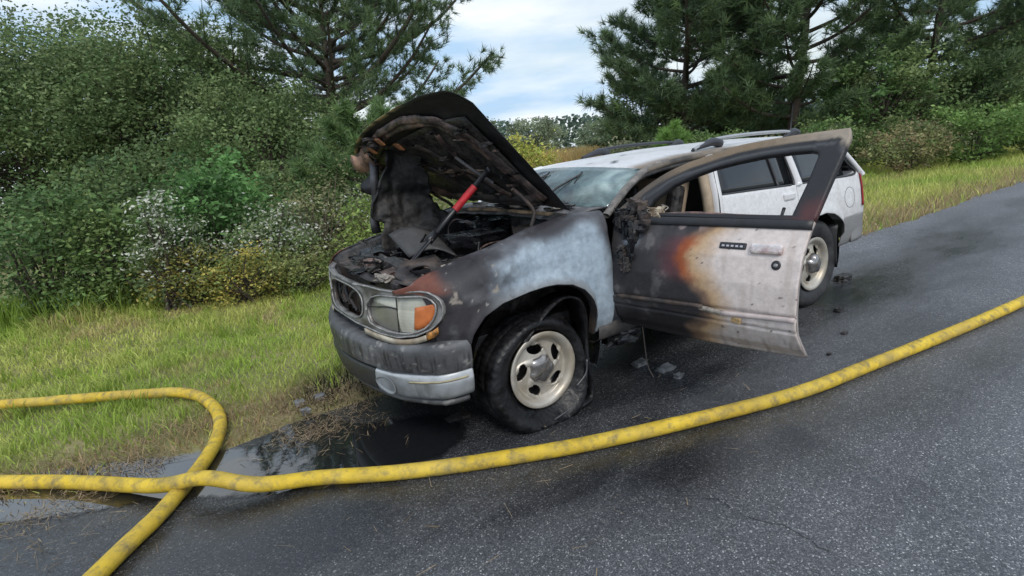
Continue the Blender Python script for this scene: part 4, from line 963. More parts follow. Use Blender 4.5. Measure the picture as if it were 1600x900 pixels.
# hanging bits at the rear corner
tube('hinge_arm', catmull([(.06, -.62, 1.32), (.14, -.63, 1.24), (.18, -.64, 1.17), (.16, -.63, 1.09), (.19, -.64, 1.05)], 5), .012, SOOT, car, 6)
tube('hinge_arm', catmull([(.10, .62, 1.32), (.20, .63, 1.24), (.30, .64, 1.17), (.34, .63, 1.09)], 5), .012, SOOT, car, 6)
tube('hood_brace', catmull([tuple(hood_pt(.66, -.28, .05)), tuple(hood_pt(.5, -.38, .07)), tuple(hood_pt(.36, -.42, .06))], 5), .011, mat('brace_grey', (.14, .135, .14), .6, .2), hood, 6)

# charred liner hanging down from the hood, and the burnt strut beside it
SL = catmull([(.605, 1.52), (.60, 1.40), (.55, 1.28), (.545, 1.20), (.58, 1.11), (.62, 1.03), (.68, .96)], 4)
lft = np.array([(-.27, 1.66), (-.34, 1.42), (-.415, 1.30), (-.42, 1.20), (-.39, 1.12), (-.40, 1.04), (-.36, .96)])
rgt = np.array([(-.13, 1.62), (-.05, 1.40), (.0, 1.31), (.045, 1.20), (.05, 1.12), (-.04, 1.04), (-.16, .985)])
lft, rgt = catmull(lft, 9), catmull(rgt, 9); P = np.zeros((len(lft), 40, 3))
for i in range(len(lft)):
    for j in range(40):
        f = j/39; q = lft[i]*(1-f)+rgt[i]*f; P[i, j] = (q[0], .34-.10*f+.07*math.sin(f*3.1)-.05*math.cos(i*.11)*f, q[1])
pf = P.reshape(-1, 3); nn = fbm(pf, 4, 4, 60); P[..., 1] += (.20*(nn-.5)+.05*(fbm(pf*np.array([3, 1, .8]), 5, 4, 61)-.5)).reshape(P.shape[:2])
jag = fbm(pf*np.array([1, 0, 1]), 16, 3, 62).reshape(P.shape[:2])-.5; fe = np.abs(np.linspace(-1, 1, P.shape[1]))[None, :]**6; P[..., 0] += .10*jag*fe; P[..., 2] += .08*jag*fe
c = mixc(np.tile(np.array([.012, .012, .013]), (len(pf), 1)), np.array([.050, .045, .042]), sst(.46, .62, fbm(pf, 7, 5, 63))*sst(1.42, 1.2, pf[:, 2])*sst(.02, -.2, pf[:, 0])*.95)
LINER = mat('burnt_liner', (1, 1, 1), .62, var=.5, vscale=30, bump=.9, bscale=28, vcol=True)
grid('hanging_liner', P, LINER, car, cols=c, thick=.012, off=0)
P = np.array([[(-.40+.24*f+.02*g, .20-.18*f-.25*g, .945+.055*math.sin(f*3)+.13*(1-g)-.03*f) for g in np.linspace(0, 1, 8)] for f in np.linspace(0, 1, 12)])
solid(grid('fallen_liner', P, mat('liner_grey', (.055, .053, .053), .6, var=.4, vscale=10, bump=.6, bscale=18), car), .01)
P = np.array([[(-.338+a+b, .46+d, z) for b, d in ((-.035, 0), (-.005, -.015), (.03, 0))] for a, z in ((.01, 1.56), (0., 1.48), (-.01, 1.38), (-.02, 1.28), (-.045, 1.20), (-.055, 1.13), (-.05, 1.07))])
solid(grid('burnt_strut', P, mat('strut_grey', (.11, .11, .125), .6, .2, var=.7, vscale=12, tint=(.015, .015, .016)), car), .012)
P = np.array([[(-.43, .50, 1.42), (-.44, .50, 1.40), (-.44, .5, 1.36)], [(-.36, .48, 1.47), (-.37, .48, 1.38), (-.38, .48, 1.33)], [(-.33, .47, 1.50), (-.34, .47, 1.38), (-.35, .47, 1.31)]])
solid(grid('liner_shred', P, CHARG, car), .008)

# ---- cowl and windshield
ys = np.linspace(-.78, .78, 31)
def ws_bot(y): return np.array([.47+.16*(abs(y)/.78)**2, y, 1.155-.02*(abs(y)/.78)**2])
def ws_top(y): return np.array([.90+.11*(abs(y)/.68)**2, y*.87, 1.372-.045*(abs(y*.87)/.68)**2])
P = np.array([[np.array([.30+.10*(1-abs(y)/.8), y, 1.10])*(1-f)+ws_bot(y)*f+np.array([0, 0, .025*math.sin(f*3.14)]) for f in (0, .25, .5, .75, 1)] for y in ys])
P[..., 2] += .02*(fbm(P.reshape(-1, 3), 12, 3, 70).reshape(P.shape[:2])-.5)
cw = grid('cowl', P, mat('cowl_char', (.04, .038, .04), .6, var=.6, vscale=18, bump=.6, bscale=30, tint=(.13, .12, .12)), car); solid(cw, .008)
for i in range(26):
    y = rng.uniform(-.6, .55); q = ws_bot(y)+np.array([rng.uniform(-.14, -.02), 0, rng.uniform(-.005, .03)])
    crumple('cowl_flake', q, rng.uniform(.03, .10, 3)*np.array([.8, 1.4, .2]), (CHARG, CHAR, ASHM, SOOT)[i % 4], 200+i, .5, 4)
tube('cowl_seal', catmull([(.34, .66, 1.125), (.36, .2, 1.14), (.36, -.3, 1.135), (.38, -.68, 1.125)], 6), .014, mat('seal_tan', (.30, .20, .12), .8, var=.5, vscale=20, tint=(.06, .05, .045)), car, 7)
P = np.array([[ws_bot(y)*(1-f)+ws_top(y)*f+np.array([-.018, 0, .018])*math.sin(f*3.14) for f in np.linspace(0, 1, 10)] for y in ys])
wsx = grid('windshield', P, WGLASS, car); solid(wsx, .005)
for y0, a, y1 in ((.12, .0, -.02), (-.28, 0, -.38)):
    p0 = ws_bot(y0)+np.array([-.03, 0, .02]); p1 = ws_bot(y1)*.25+ws_top(y1)*.75+np.array([-.03, 0, .02])
    tube('wiper', catmull([p0, (p0+p1)/2+np.array([-.01, .01, .01]), p1], 5), .007, BLKT, car, 5)
    q = ws_bot(y1-.02)*.42+ws_top(y1-.02)*.58+np.array([-.03, 0, .018]); tube('wiper_blade', [p1+(q-p1)*1.25, p1+(p1-q)*.4], .006, BLKT, car, 5)
# ---- roof
def roof_z(x, y):
    e = np.interp(x, [.9, 1.05, 1.4, 2.0, 2.8, 3.5, 3.66], [1.325, 1.338, 1.372, 1.395, 1.395, 1.37, 1.345])
    return e+.045*(1-(abs(y)/.70)**2.2)
def roofcol(p):
    n = fbm(p, 5, 4, 75); x, y = p[:, 0], p[:, 1]
    c = np.tile(np.array([.62, .62, .63]), (len(p), 1)); c = mixc(c, np.array([.46, .45, .43]), sst(.45, .7, n)*.5)
    m = (1-sst(.03, .16, .70-abs(y)+(n-.5)*.12))*(y < 0)*(1-sst(1.7, 2.3, x)); c = mixc(c, np.array([.20, .15, .105]), np.clip(m, 0, 1))
    return mixc(c, np.array([.03, .03, .03]), sst(.77, .80, fbm(p, 26, 3, 77)))
xs = np.linspace(0, 1, 44); P = np.zeros((44, 33, 3))
for i, f in enumerate(xs):
    for j, y in enumerate(np.linspace(-.70, .70, 33)):
        x0 = .90+.11*(abs(y)/.59)**2; x = x0+(3.34-x0)*f; P[i, j] = (x, y, roof_z(x, y)-.012*(f == 0))
roof = grid('roof', P, PAINT, car, cols=roofcol(P.reshape(-1, 3))); solid(roof, .006)
for s in (-1, 1):
    for (x0, x1, y) in ((1.70, 2.93, s*.60),):
        zb = lambda x: float(roof_z(x, y))
        pts = [(x0-.06, y, zb(x0)+.012), (x0+.10, y, zb(x0+.1)+.050), (x0+.28, y, zb(x0+.28)+.062), ((x0+x1)/2, y, zb((x0+x1)/2)+.066), (x1-.15, y, zb(x1)+.060), (x1, y, zb(x1)+.03)]
        rl = tube('roof_rail', catmull(pts, 6), .014, RAIL if s < 0 else RAILD, car, 8)
        for xc, ln in ((x0+.09, .30), (x1-.06, .20)):
            q = [(xc-ln*.55, y, zb(xc)+.004), (xc-ln*.15, y, zb(xc)+.030), (xc+ln*.2, y, zb(xc)+.048), (xc+ln*.45, y, zb(xc)+.035), (xc+ln*.5, y, zb(xc)+.008)]
            tube('rail_foot', catmull(q, 5), np.interp(np.linspace(0, 1, 21), [0, .4, .8, 1], [.008, .028, .036, .02]), RAILD, rl, 8)
tube('antenna', [(3.0, -.52, 1.40), (3.02, -.525, 1.55), (3.03, -.53, 1.68)], .005, BLKT, car, 5)

# ---- pillars, cant rails, sill
def band(name, pts, w0, m, t=.03, dirv=(0, 0, 1), cols=None):
    q = catmull(pts, 6); d = np.array(dirv, float); P = np.array([[a-d*w0/2, a, a+d*w0/2] for a in q]); return solid(grid(name, P, m, car), t, 0)
for s in (-1, 1):
    burn = s < 0
    ap = [(.585, s*.80, 1.10), (.74, s*.772, 1.20), (.90, s*.735, 1.275), (1.04, s*.705, 1.325), (1.25, s*.70, 1.36)]
    tube('windshield_pillar', catmull(ap, 6), .020, mat('pillar_soot%d' % s, (.10, .092, .09), .6, .2, var=.6, vscale=12, tint=(.28, .25, .22)) if burn else WHITE, car, 8, 1.4)
    cr = [(1.02, s*.712, 1.318), (1.2, s*.718, 1.345), (1.55, s*.722, 1.368), (2.1, s*.722, 1.382), (2.8, s*.718, 1.378), (3.28, s*.708, 1.352)]
    tube('cant_rail', catmull(cr, 6), .021, mat('rail_soot%d' % s, (.16, .13, .10), .6, var=.5, vscale=6, tint=(.05, .045, .042)) if burn else WHITE, car, 8)
    cr2 = [(.70, s*.77, 1.165), (.9, s*.742, 1.265), (1.06, s*.722, 1.30), (1.3, s*.725, 1.325), (1.55, s*.73, 1.335)]
    tube('door_seal', catmull(cr2, 6), .014, CHAR, car, 6)
    # centre pillar with tan trim
    bp_ = [(1.57, s*.845, .44), (1.57, s*.862, .70), (1.575, s*.845, 1.02), (1.60, s*.79, 1.20), (1.62, s*.735, 1.36)]
    tube('centre_pillar', catmull(bp_, 5), .04, WHITE, car, 8, .9)
    bq = [(a-.05, b-s*.035, c_) for a, b, c_ in bp_]; tube('pillar_trim', catmull(bq, 5), .036, TAN, car, 8)
    bq = [(a-.012, b+s*.02, c_) for a, b, c_ in bp_]; tube('pillar_seal', catmull(bq, 5), .016, BLKT, car, 6)
    P = np.array([[(x, s*yv, z) for yv, z in ((.845, .46), (.862, .44), (.855, .38), (.80, .345), (.62, .34), (.60, .47))] for x in np.linspace(.42, 2.46, 20)])
    solid(grid('sill', P, mat('sill_soot%d' % s, (.035, .033, .033), .6, var=.5, vscale=9, tint=(.10, .09, .085)), car), .004)
# ---- rear door and quarter panel
RAX = [2.40, 2.432, 2.445, 2.47, 2.52, 2.603, 2.723, 2.87, 3.0, 3.075, 3.14, 3.177, 3.20, 3.205, 3.21, 3.7]
RAZ = [.43, .43, .52, .60, .68, .742, .782, .792, .768, .734, .69, .645, .56, .50, .45, .47]
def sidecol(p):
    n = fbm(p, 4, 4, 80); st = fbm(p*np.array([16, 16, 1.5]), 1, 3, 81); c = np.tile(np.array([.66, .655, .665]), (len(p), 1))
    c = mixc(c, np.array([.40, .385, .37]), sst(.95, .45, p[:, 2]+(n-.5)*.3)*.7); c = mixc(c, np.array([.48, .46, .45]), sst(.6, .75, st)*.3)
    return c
for s in (-1, 1):
    def wy(x, z): return wz(z)+.004-.05*max(0, (x-3.30)/.36)**2
    xs = np.concatenate([np.linspace(1.60, 2.40, 24), np.linspace(2.41, 2.52, 18)]); P = np.zeros((len(xs), 30, 3))
    for i, x in enumerate(xs):
        zb = np.interp(x, RAX, RAZ) if x > 2.40 else .44; ztp = 1.09-.035*(x-1.6)
        for j in range(30): z = zb+(ztp-zb)*j/29; P[i, j] = (x, s*wy(x, z), z)
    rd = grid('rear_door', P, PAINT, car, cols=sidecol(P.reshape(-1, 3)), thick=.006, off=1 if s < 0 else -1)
    box('door_handle', (2.40, s*(wz(.985)+.016), .985), (.15, .026, .055), WHITE, rd, bev=.012)
    zt = lambda x: 1.09-.035*(x-1.6)
    def gw(x, z): return s*(wz(1.09)-.10*(z-1.09)/.27-.005)
    P = np.array([[(x, gw(x, z), z) for z in np.linspace(zt(x), np.interp(x, [1.6, 2.5], [1.345, 1.350]), 6)] for x in np.linspace(1.62, 2.49, 8)])
    solid(grid('side_glass', P, SGLASS, rd), .004)
    for pts in ([(1.60, 1.092), (2.05, 1.077), (2.46, 1.062)], [(1.62, 1.09), (1.64, 1.34)], [(2.50, 1.06), (2.515, 1.12), (2.49, 1.35)], [(1.62, 1.35), (2.05, 1.362), (2.49, 1.355)], [(2.30, 1.065), (2.285, 1.35)]):
        tube('window_trim', [(a, gw(a, b)+s*.006, b) for a, b in catmull(pts, 4)], .011, BLKT, rd, 6)
    tube('door_pillar', [(a, gw(a, b)+s*.002, b) for a, b in catmull([(2.56, 1.05), (2.545, 1.2), (2.52, 1.36)], 4)], .038, WHITE, rd, 8)
    xs = np.concatenate([np.linspace(2.526, 3.10, 30), np.linspace(3.11, 3.23, 18), np.linspace(3.24, 3.62, 14)]); P = np.zeros((len(xs), 40, 3))
    for i, x in enumerate(xs):
        zb = np.interp(x, RAX, RAZ); ztp = 1.06-.012*(x-2.5)
        for j in range(40):
            z = zb+(ztp-zb)*j/39; P[i, j] = (x, s*(wy(x, z)+.022*math.exp(-((z-np.interp(x, RAX, RAZ)-.0)/.07)**2)*(x < 3.2)), z)
    p = P.reshape(-1, 3); c = sidecol(p); c = mixc(c, np.array([.24, .235, .235]), (sst(.705, .70, p[:, 2]))*(p[:, 0] > 3.15))
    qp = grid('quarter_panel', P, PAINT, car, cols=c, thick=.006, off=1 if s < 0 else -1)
    a = np.linspace(0, 2*np.pi, 40); yq = s*(wy(3.30, .87)+.003)
    tube('fuel_door_gap', np.array([(3.30+.085*math.cos(t), s*(wy(3.30+.085*math.cos(t), .865+.085*math.sin(t))+.004), .865+.085*math.sin(t)) for t in a]), .0035, BLKT, qp, 5)
    th = np.linspace(math.radians(-20), math.radians(200), 26)
    Hs = np.stack([np.c_[2.835+.40*np.cos(th), np.full(26, s*yv), .40+.40*np.sin(th)] for yv in (.86, .6, .42)], 1); grid('wheel_housing', Hs, CHARG, qp)
    P = np.array([[(3.15+.06*k+.02*math.sin(z*9), s*yv, z) for k, yv in ((0, .88), (0, .66))] for z in np.linspace(.30, .66, 8)]); solid(grid('mud_flap', P, BLKT, qp), .012)
    P = np.array([[(x, gw(x, z), z) for z in np.linspace(1.055, np.interp(x, [2.58, 3.5], [1.35, 1.325]), 6)] for x in np.linspace(2.60, 3.27, 10)]); solid(grid('side_glass', P, SGLASS, qp), .004)
    tube('rear_pillar', [(a, gw(a, b)-s*.0, b) for a, b in catmull([(3.58, 1.03), (3.46, 1.17), (3.29, 1.345)], 4)], .022, WHITE, qp, 8, 1.0)
    tube('window_trim', [(a, gw(a, b)+s*.006, b) for a, b in catmull([(2.58, 1.058), (3.0, 1.05), (3.44, 1.05), (3.37, 1.15), (3.25, 1.335)], 5)], .010, BLKT, qp, 6)
    P = np.array([[(3.54+.085*f, s*(wy(3.54+.085*f, z)+.012-.06*f**3), z) for f in np.linspace(0, 1, 7)] for z in np.linspace(.765, 1.05, 12)]); solid(grid('tail_light', P, TAILR, car), .01)
    P = np.array([[(x, s*(.885-.06*max(0, (x-3.4)/.3)**2), z) for z in np.linspace(.46, .615, 6)] for x in np.linspace(3.38, 3.68, 10)])
    solid(grid('rear_bumper_end', P, GREYC, car), .01)
P = np.array([[(3.60+.03*(1-abs(y)/.8), y, z) for z in np.linspace(.62, 1.06, 6)] for y in np.linspace(-.83, .83, 12)]); solid(grid('tailgate', P, WHITE, car), .01)
P = np.array([[(3.61-.28*f, y*(1-.12*f), 1.06+.30*f) for f in np.linspace(0, 1, 5)] for y in np.linspace(-.80, .80, 12)]); solid(grid('rear_glass', P, SGLASS, car), .005)
P = np.array([[(3.68+.05*(1-(y/.83)**2)+o, y, z) for o, z in ((-.08, .62), (0, .60), (.01, .54), (0, .47), (-.06, .45))] for y in np.linspace(-.83, .83, 20)]); solid(grid('rear_bumper', P, GREYC, car), .01)

# ---- passenger front door (closed) and interior
xs = np.linspace(.545, 1.585, 24); P = np.array([[(x, wz(z)+.004, z) for z in np.linspace(.44, 1.095, 24)] for x in xs])
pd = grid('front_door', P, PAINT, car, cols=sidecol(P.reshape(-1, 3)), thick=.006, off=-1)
P = np.array([[(x, .83-.10*(z-1.09)/.27, z) for z in np.linspace(1.09, np.interp(x, [.7, 1.05, 1.3, 1.58], [1.14, 1.30, 1.335, 1.35]), 5)] for x in np.linspace(.72, 1.57, 12)]); solid(grid('side_glass', P, SGLASS, pd), .004)
box('cabin_floor', (1.55, 0, .44), (2.1, 1.2, .06), CHAR, car)
P = np.array([[(.62+.22*f+.03*math.sin(y*14), y, 1.10-.05*f**2-.30*(f > .9)) for f in (0, .3, .6, .9, 1)] for y in np.linspace(-.72, .72, 22)]); P[..., 2] += .05*(fbm(P.reshape(-1, 3), 9, 3, 90).reshape(P.shape[:2])-.5)
solid(grid('dashboard', P, CHAR, car), .02)
a = np.linspace(0, 2*np.pi, 30); tube('steering_wheel', np.c_[.90+.10*np.sin(a), -.36+.18*np.cos(a), 1.00+.15*np.sin(a)], .014, CHAR, car, 7)
def seat(y, burnt):
    def slab(nm, c, s, m, par, rx, amp=.012):
        o = box(nm, c, s, m, par, rotm('Y', rx), .03); return o
    st = slab('seat', (1.22, y, .66), (.50, .50, .14), CHAR if burnt else TAN, car, -.08)
    R_ = .28
    slab('backrest', (1.475, y, .94), (.11, .48, .58), TAN, st, R_)
    slab('bolster', (1.42, y-.205, .93), (.10, .10, .52), CHAR, st, R_); slab('bolster', (1.42, y+.205, .93), (.10, .10, .52), CHAR, st, R_)
    slab('charred_patch', (1.395, y, 1.085), (.05, .17, .10), CHARG, st, R_); slab('charred_patch', (1.345, y, .86), (.05, .18, .12), CHARG, st, R_)
    slab('headrest', (1.60, y, 1.25), (.09, .24, .13), CHAR, st, R_)
seat(-.37, True); seat(.37, False)
box('rear_seat', (2.22, 0, .66), (.50, 1.2, .20), GREYC, car, bev=.04); box('rear_seat_back', (2.48, 0, .92), (.14, 1.2, .50), GREYC, car, rotm('Y', .2), bev=.04)

# ---- driver door, swung open
PHI = math.radians(82); HNG = np.array([.56, -.865]); DA = np.array([math.cos(PHI), -math.sin(PHI)]); DN = np.array([-math.sin(PHI), -math.cos(PHI)])
DZ = [.40, .46, .50, .58, .68, .80, .925, 1.045, 1.47]; DDv = [-.075, -.05, -.01, .028, .04, .032, 0, -.065, -.34]
def dp(u, z, o=0.):
    q = HNG+DA*u+DN*(np.interp(z, DZ, DDv)+o); return np.array([q[0], q[1], z])
def urear(z): return np.interp(z, [.44, .48, .59, .68, .81, .93, 1.05, 1.10], [1.07, 1.07, 1.054, 1.053, 1.054, 1.056, 1.065, 1.073])
def ufront(z): return np.interp(z, [.42, .6, .8, 1.05, 1.12], [-.005, .02, .02, -.03, -.05])
def zlow(f): return .440-.018*math.sin(f*3.14)+.012*f
def doorcol(U, Z):
    p = np.stack([U, Z, U*0], -1); n1 = fbm(p, 5, 5, 101); n2 = fbm(p, 16, 4, 102); n3 = fbm(p*np.array([1, .2, 1]), 40, 3, 103)
    dark = np.array([.030, .027, .029]); gd = np.array([.068, .063, .065]); org = np.array([.30, .07, .016]); tanc = np.array([.52, .32, .16]); pk = np.array([.66, .575, .54]); maroon = np.array([.10, .03, .035])
    b = np.interp(Z, [.44, .52, .60, .66, .72, .80, .90, 1.0, 1.06], [.50, .50, .58, .60, .58, .49, .44, .49, .58])   # char front
    d = U-b+(n1-.5)*.12+(n2-.5)*.07
    c = mixc(np.tile(dark, (len(U), 1)), gd, sst(.46, .68, n1)*.9)
    c = mixc(c, np.array([.16, .15, .15]), sst(.62, .70, n2)*sst(.3, .6, n1)*.5)
    hot = sst(.74, .84, Z)*(1-sst(.97, 1.03, Z))
    c = mixc(c, maroon, sst(-.17, -.05, d)*hot*.8)
    c = mixc(c, np.array([.26, .20, .19]), sst(.56, .64, n2)*sst(-.20, -.08, d)*(1-sst(.0, .03, d))*sst(.78, .88, Z)*.9)
    brn = np.array([.20, .125, .085])
    edge_ = brn*(1-hot[:, None])+org*hot[:, None]
    c = c*(1-sst(-.06, .03, d)[:, None])+edge_*sst(-.06, .03, d)[:, None]
    c = mixc(c, tanc*np.array([.92, .98, 1.1]), sst(.015, .08, d)); c = mixc(c, pk, sst(.05, .24, d))
    c = mixc(c, np.array([.40, .34, .30]), sst(.60, .46, Z)*sst(.02, .3, d)*.6)
    c = mixc(c, np.array([.24, .20, .18]), sst(.56, .70, n3)*sst(.60, .50, Z)*sst(.05, .3, d)*.7)
    c = mixc(c, np.array([.40, .31, .25]), sst(.55, .75, fbm(p*np.array([1, .12, 1]), 26, 3, 105))*sst(.05, .2, d)*.35)
    c = mixc(c, np.array([.07, .05, .045]), sst(.79, .82, fbm(p*np.array([1.4, .8, 1]), 60, 3, 104))*sst(0, .1, d))
    sm = np.exp(-((U-.13)/.035)**2-((Z-.97)/.03)**2); return mixc(c, np.array([.40, .47, .56]), np.clip(sm*1.4, 0, .9))
nu, nv = 110, 90; P = np.zeros((nu, nv, 3)); UU = np.zeros((nu, nv)); ZZ = np.zeros((nu, nv))
for i in range(nu):
    f = i/(nu-1)
    for j in range(nv):
        z = zlow(f)+(1.095-zlow(f))*j/(nv-1); u = ufront(z)+(urear(z)-ufront(z))*f
        o = -.010*math.exp(-((z-(.645+.02*f))/.008)**2)-.008*math.exp(-((z-(.590+.005*f))/.006)**2)+.006*(.595 < z < .64)
        P[i, j] = dp(u, z, o); UU[i, j] = u; ZZ[i, j] = z
door = grid('front_door', P, PAINT, car, cols=doorcol(UU.ravel(), ZZ.ravel()), thick=.004, off=1)
tag(door, 'driver door standing open, scorched black at the hinge side')
P = np.array([[dp(ufront(z)+.02+(urear(z)-ufront(z)-.17)*f, z, -.06-.012*math.sin(f*9)) for z in np.linspace(.47, 1.08, 12)] for f in np.linspace(0, 1, 14)]); solid(grid('inner_panel', P, CHAR, door), .02)
P = np.array([[dp(urear(z)-.002, z, o) for o in (-.004, -.010, -.02)] for z in np.linspace(.45, 1.09, 16)]); solid(grid('door_edge', P, mat('edge_scorch', (.36, .31, .29), .5, var=.2), door), .004, 0)
fo = catmull([(-.045, 1.095), (.03, 1.165), (.12, 1.24), (.24, 1.315), (.36, 1.362), (.45, 1.385), (.527, 1.405), (.629, 1.430), (.747, 1.443), (.917, 1.457), (1.118, 1.466)], 3).tolist()+[(1.129, 1.428), (1.098, 1.25), (1.071, 1.085)]
fi = [(.165, 1.105), (.20, 1.17), (.30, 1.245), (.42, 1.295), (.52, 1.326), (.626, 1.347), (.769, 1.369), (.90, 1.378), (.975, 1.380), (1.008, 1.372), (1.016, 1.350), (1.0, 1.24), (.972, 1.105)]
foA = np.array(fo)
def frcol(U, Z):
    q = np.stack([U, Z], -1); seg = foA; dmin = np.full(len(U), 9.)
    for k in range(len(seg)-3):
        a, b = seg[k], seg[k+1]; t = np.clip(((q-a)@(b-a))/((b-a)@(b-a)), 0, 1); dmin = np.minimum(dmin, np.linalg.norm(q-a-t[:, None]*(b-a), axis=1))
    n = fbm(np.stack([U, Z, U*0], -1), 8, 4, 110)
    tn = mixc(np.tile(np.array([.20, .145, .095]), (len(U), 1)), np.array([.30, .25, .20]), sst(.7, 1.1, U)); tn = mixc(tn, np.array([.08, .065, .055]), sst(.36, .2, U)*.8)
    c = mixc(tn, np.array([.022, .022, .025]), sst(.030, .040, dmin)); c = mixc(c, np.array([.16, .16, .17]), sst(.05, .055, dmin)*(1-sst(.062, .068, dmin))*.35)
    return mixc(c, np.array([.09, .03, .03]), sst(.98, 1.03, U)*sst(1.22, 1.12, Z)*sst(.4, .6, n)*.8)
fillpoly('window_frame', fo, [fi], lambda u, z: dp(u, z, .0), PAINT, door, .03, 3, off=0, colf=frcol)
P = np.array([[dp(u, z, o) for z, o in ((1.095, .004), (1.090, .014), (1.060, .014), (1.055, .004))] for u in np.linspace(.12, 1.07, 24)]); solid(grid('belt_trim', P, BLKT, door), .004)
# moulding remnants along the lower door
for (u0, u1, z0, z1, m) in ((.05, .60, .640, .655, SOOT), (.58, .70, .648, .636, ASHM), (.70, 1.05, .636, .655, mat('moulding_pink', (.50, .42, .40), .5, var=.2))):
    P = np.array([[dp(z=np.interp(u, [u0, u1], [z0, z1])+dz, u=u, o=.012*(abs(dz) < .01)+.001) for dz in (.012, .006, -.006, -.012)] for u in np.linspace(u0, u1, 14)]); solid(grid('side_moulding', P, m, door), .004)
box('foam_block', dp(.775, .612, .012), (.012, .055, .03), mat('foam_tan', (.42, .28, .14), .9, var=.5, vscale=60), door, rotm('Z', PHI-math.pi/2), .004)
Rz = rotm('Z', -PHI)
def dbox(nm, u, z, s, o, m, par, bv): 
    sl = math.atan((np.interp(z+.03, DZ, DDv)-np.interp(z-.03, DZ, DDv))/.06)
    return box(nm, dp(u, z, o), s, m, par, Rz@rotm('X', sl), bv)
HM = mat('handle_peeling', (.66, .60, .58), .25, .35, var=.35, vscale=40, tint=(.46, .34, .32), coat=.4)
hd = dbox('door_handle', .895, .966, (.150, .030, .050), .012, HM, door, .011)
dbox('handle_recess', .897, .964, (.160, .006, .058), .000, mat('recess_brown', (.20, .16, .15), .6), door, .004)  # thin plate around the handle, darker than the door
kp = dbox('keypad', .728, .970, (.135, .014, .034), .005, BLKT, door, .006)
KB = mat('keypad_button', (.42, .40, .44), .4)
for k in range(5): dbox('keypad_button', .682+.023*k, .970, (.014, .008, .010), .012, KB, kp, .002)
def disc(nm, u, z, r, o, m, par):
    a = np.linspace(0, 2*np.pi, 24, endpoint=False); Q = np.array([[dp(u+r*f*math.cos(t), z+r*f*math.sin(t), o+oo) for f, oo in ((1.1, -.004), (1., .004), (.8, .006), (.01, .006))] for t in a]); return grid(nm, Q, m, par, cu=True)
lk_ = disc('door_lock', .948, .898, .021, .003, BLKT, door); disc('lock_core', .948, .898, .010, .008, CAPM, lk_)
# melted mirror and charred sheet hanging over the front corner of the door
for i in range(34):
    f = rng.random(); u = rng.uniform(.03, .20)-.04*f; z = 1.04+.19*f*(.3+u*3.5)+rng.normal(0, .012)
    q = dp(u, min(z, 1.24), .018); o_ = crumple('melted_mirror', q, rng.uniform(.03, .075, 3), (CHAR, CHARG, CHAR, SOOT)[i % 4], 300+i, .55, 4); o_.parent = door
for i in range(22):
    z = rng.uniform(.80, 1.05); q = dp(.115+rng.normal(0, .022)-.03*(1.05-z), z, .018); o_ = crumple('melted_drip', q, rng.uniform(.018, .05, 3)*np.array([1, 1, 1.6]), (CHARG, CHAR, CHAR, SOOT)[i % 4], 400+i, .55, 4); o_.parent = door
for i in range(5):
    pts = [dp(.20+.02*i, 1.10+.01*i, .02)]; 
    for k in range(3): pts.append(pts[-1]+np.array([rng.normal(0, .02), rng.normal(0, .03), rng.uniform(-.05, .02)]))
    tube('burnt_wire', catmull(pts, 4), .003, RUSTM if i % 2 else ASHM, door, 5)
crumple('curled_foam', dp(.245, 1.115, .0), (.05, .07, .045), mat('foam_cream', (.45, .38, .28), .9, var=.5, vscale=40, tint=(.2, .14, .09)), 501, .5, 5).parent = door
tube('door_ledge', catmull([dp(.26, 1.10, -.02), dp(.45, 1.108, -.03), dp(.70, 1.10, -.03), dp(.95, 1.098, -.02)], 5), .010, mat('ledge_pink', (.22, .13, .11), .7, var=.5, vscale=20, tint=(.06, .05, .05)), door, 6)
tube('lock_knob', [dp(.905, 1.10, -.04), dp(.905, 1.135, -.045)], .008, BLKT, door, 7)
# scrap hanging under the sill
crumple('hanging_scrap', (.70, -.78, .32), (.22, .12, .09), CHARG, 601, .5, 6)
tube('hanging_wire', catmull([(.78, -.86, .44), (.79, -.87, .25), (.80, -.88, .10), (.83, -.9, .01)], 5), .003, mat('wire_rust', (.14, .11, .09), .7), car, 4)

# ------------------------------------------------------------------ hood prop pole
pole = empty('prop_pole', (-.456, -.30, .98)); tag(pole, 'black pole with a red sleeve propping the burned hood open', 'pole')
p0 = np.array([0, 0, 0.]); p1 = np.array([.026+.456, -.45+.30, 1.44-.98]); dv = p1-p0; ln = np.linalg.norm(dv); dv /= ln
PB = mat('pole_black', (.018, .018, .022), .35, var=.2)
tube('shaft', [p0+dv*.20*ln, p0+dv*.98*ln], .0155, PB, pole, 12)
tube('grip_sleeve', [p0+dv*.545*ln, p0+dv*.55*ln, p0+dv*.80*ln, p0+dv*.805*ln], .0215, RED, pole, 14)
tube('top_cap', [p0+dv*.96*ln, p0+dv*1.0*ln], .019, PB, pole, 12)
for sgn in (-1, 1):
    off = np.cross(dv, (0, 0, 1.)); off /= np.linalg.norm(off); off *= .028*sgn
    tube('fork_prong', catmull([p0+dv*.26*ln, p0+dv*.2*ln+off, p0+off*1.1-dv*.05*ln], 5), .007, PB, pole, 7)
tube('fork_collar', [p0+dv*.19*ln, p0+dv*.30*ln], .024, PB, pole, 12)
tube('fork_bolt', [p0+dv*.23*ln-off*1.5, p0+dv*.23*ln+off*1.5], .007, SOOT, pole, 8)

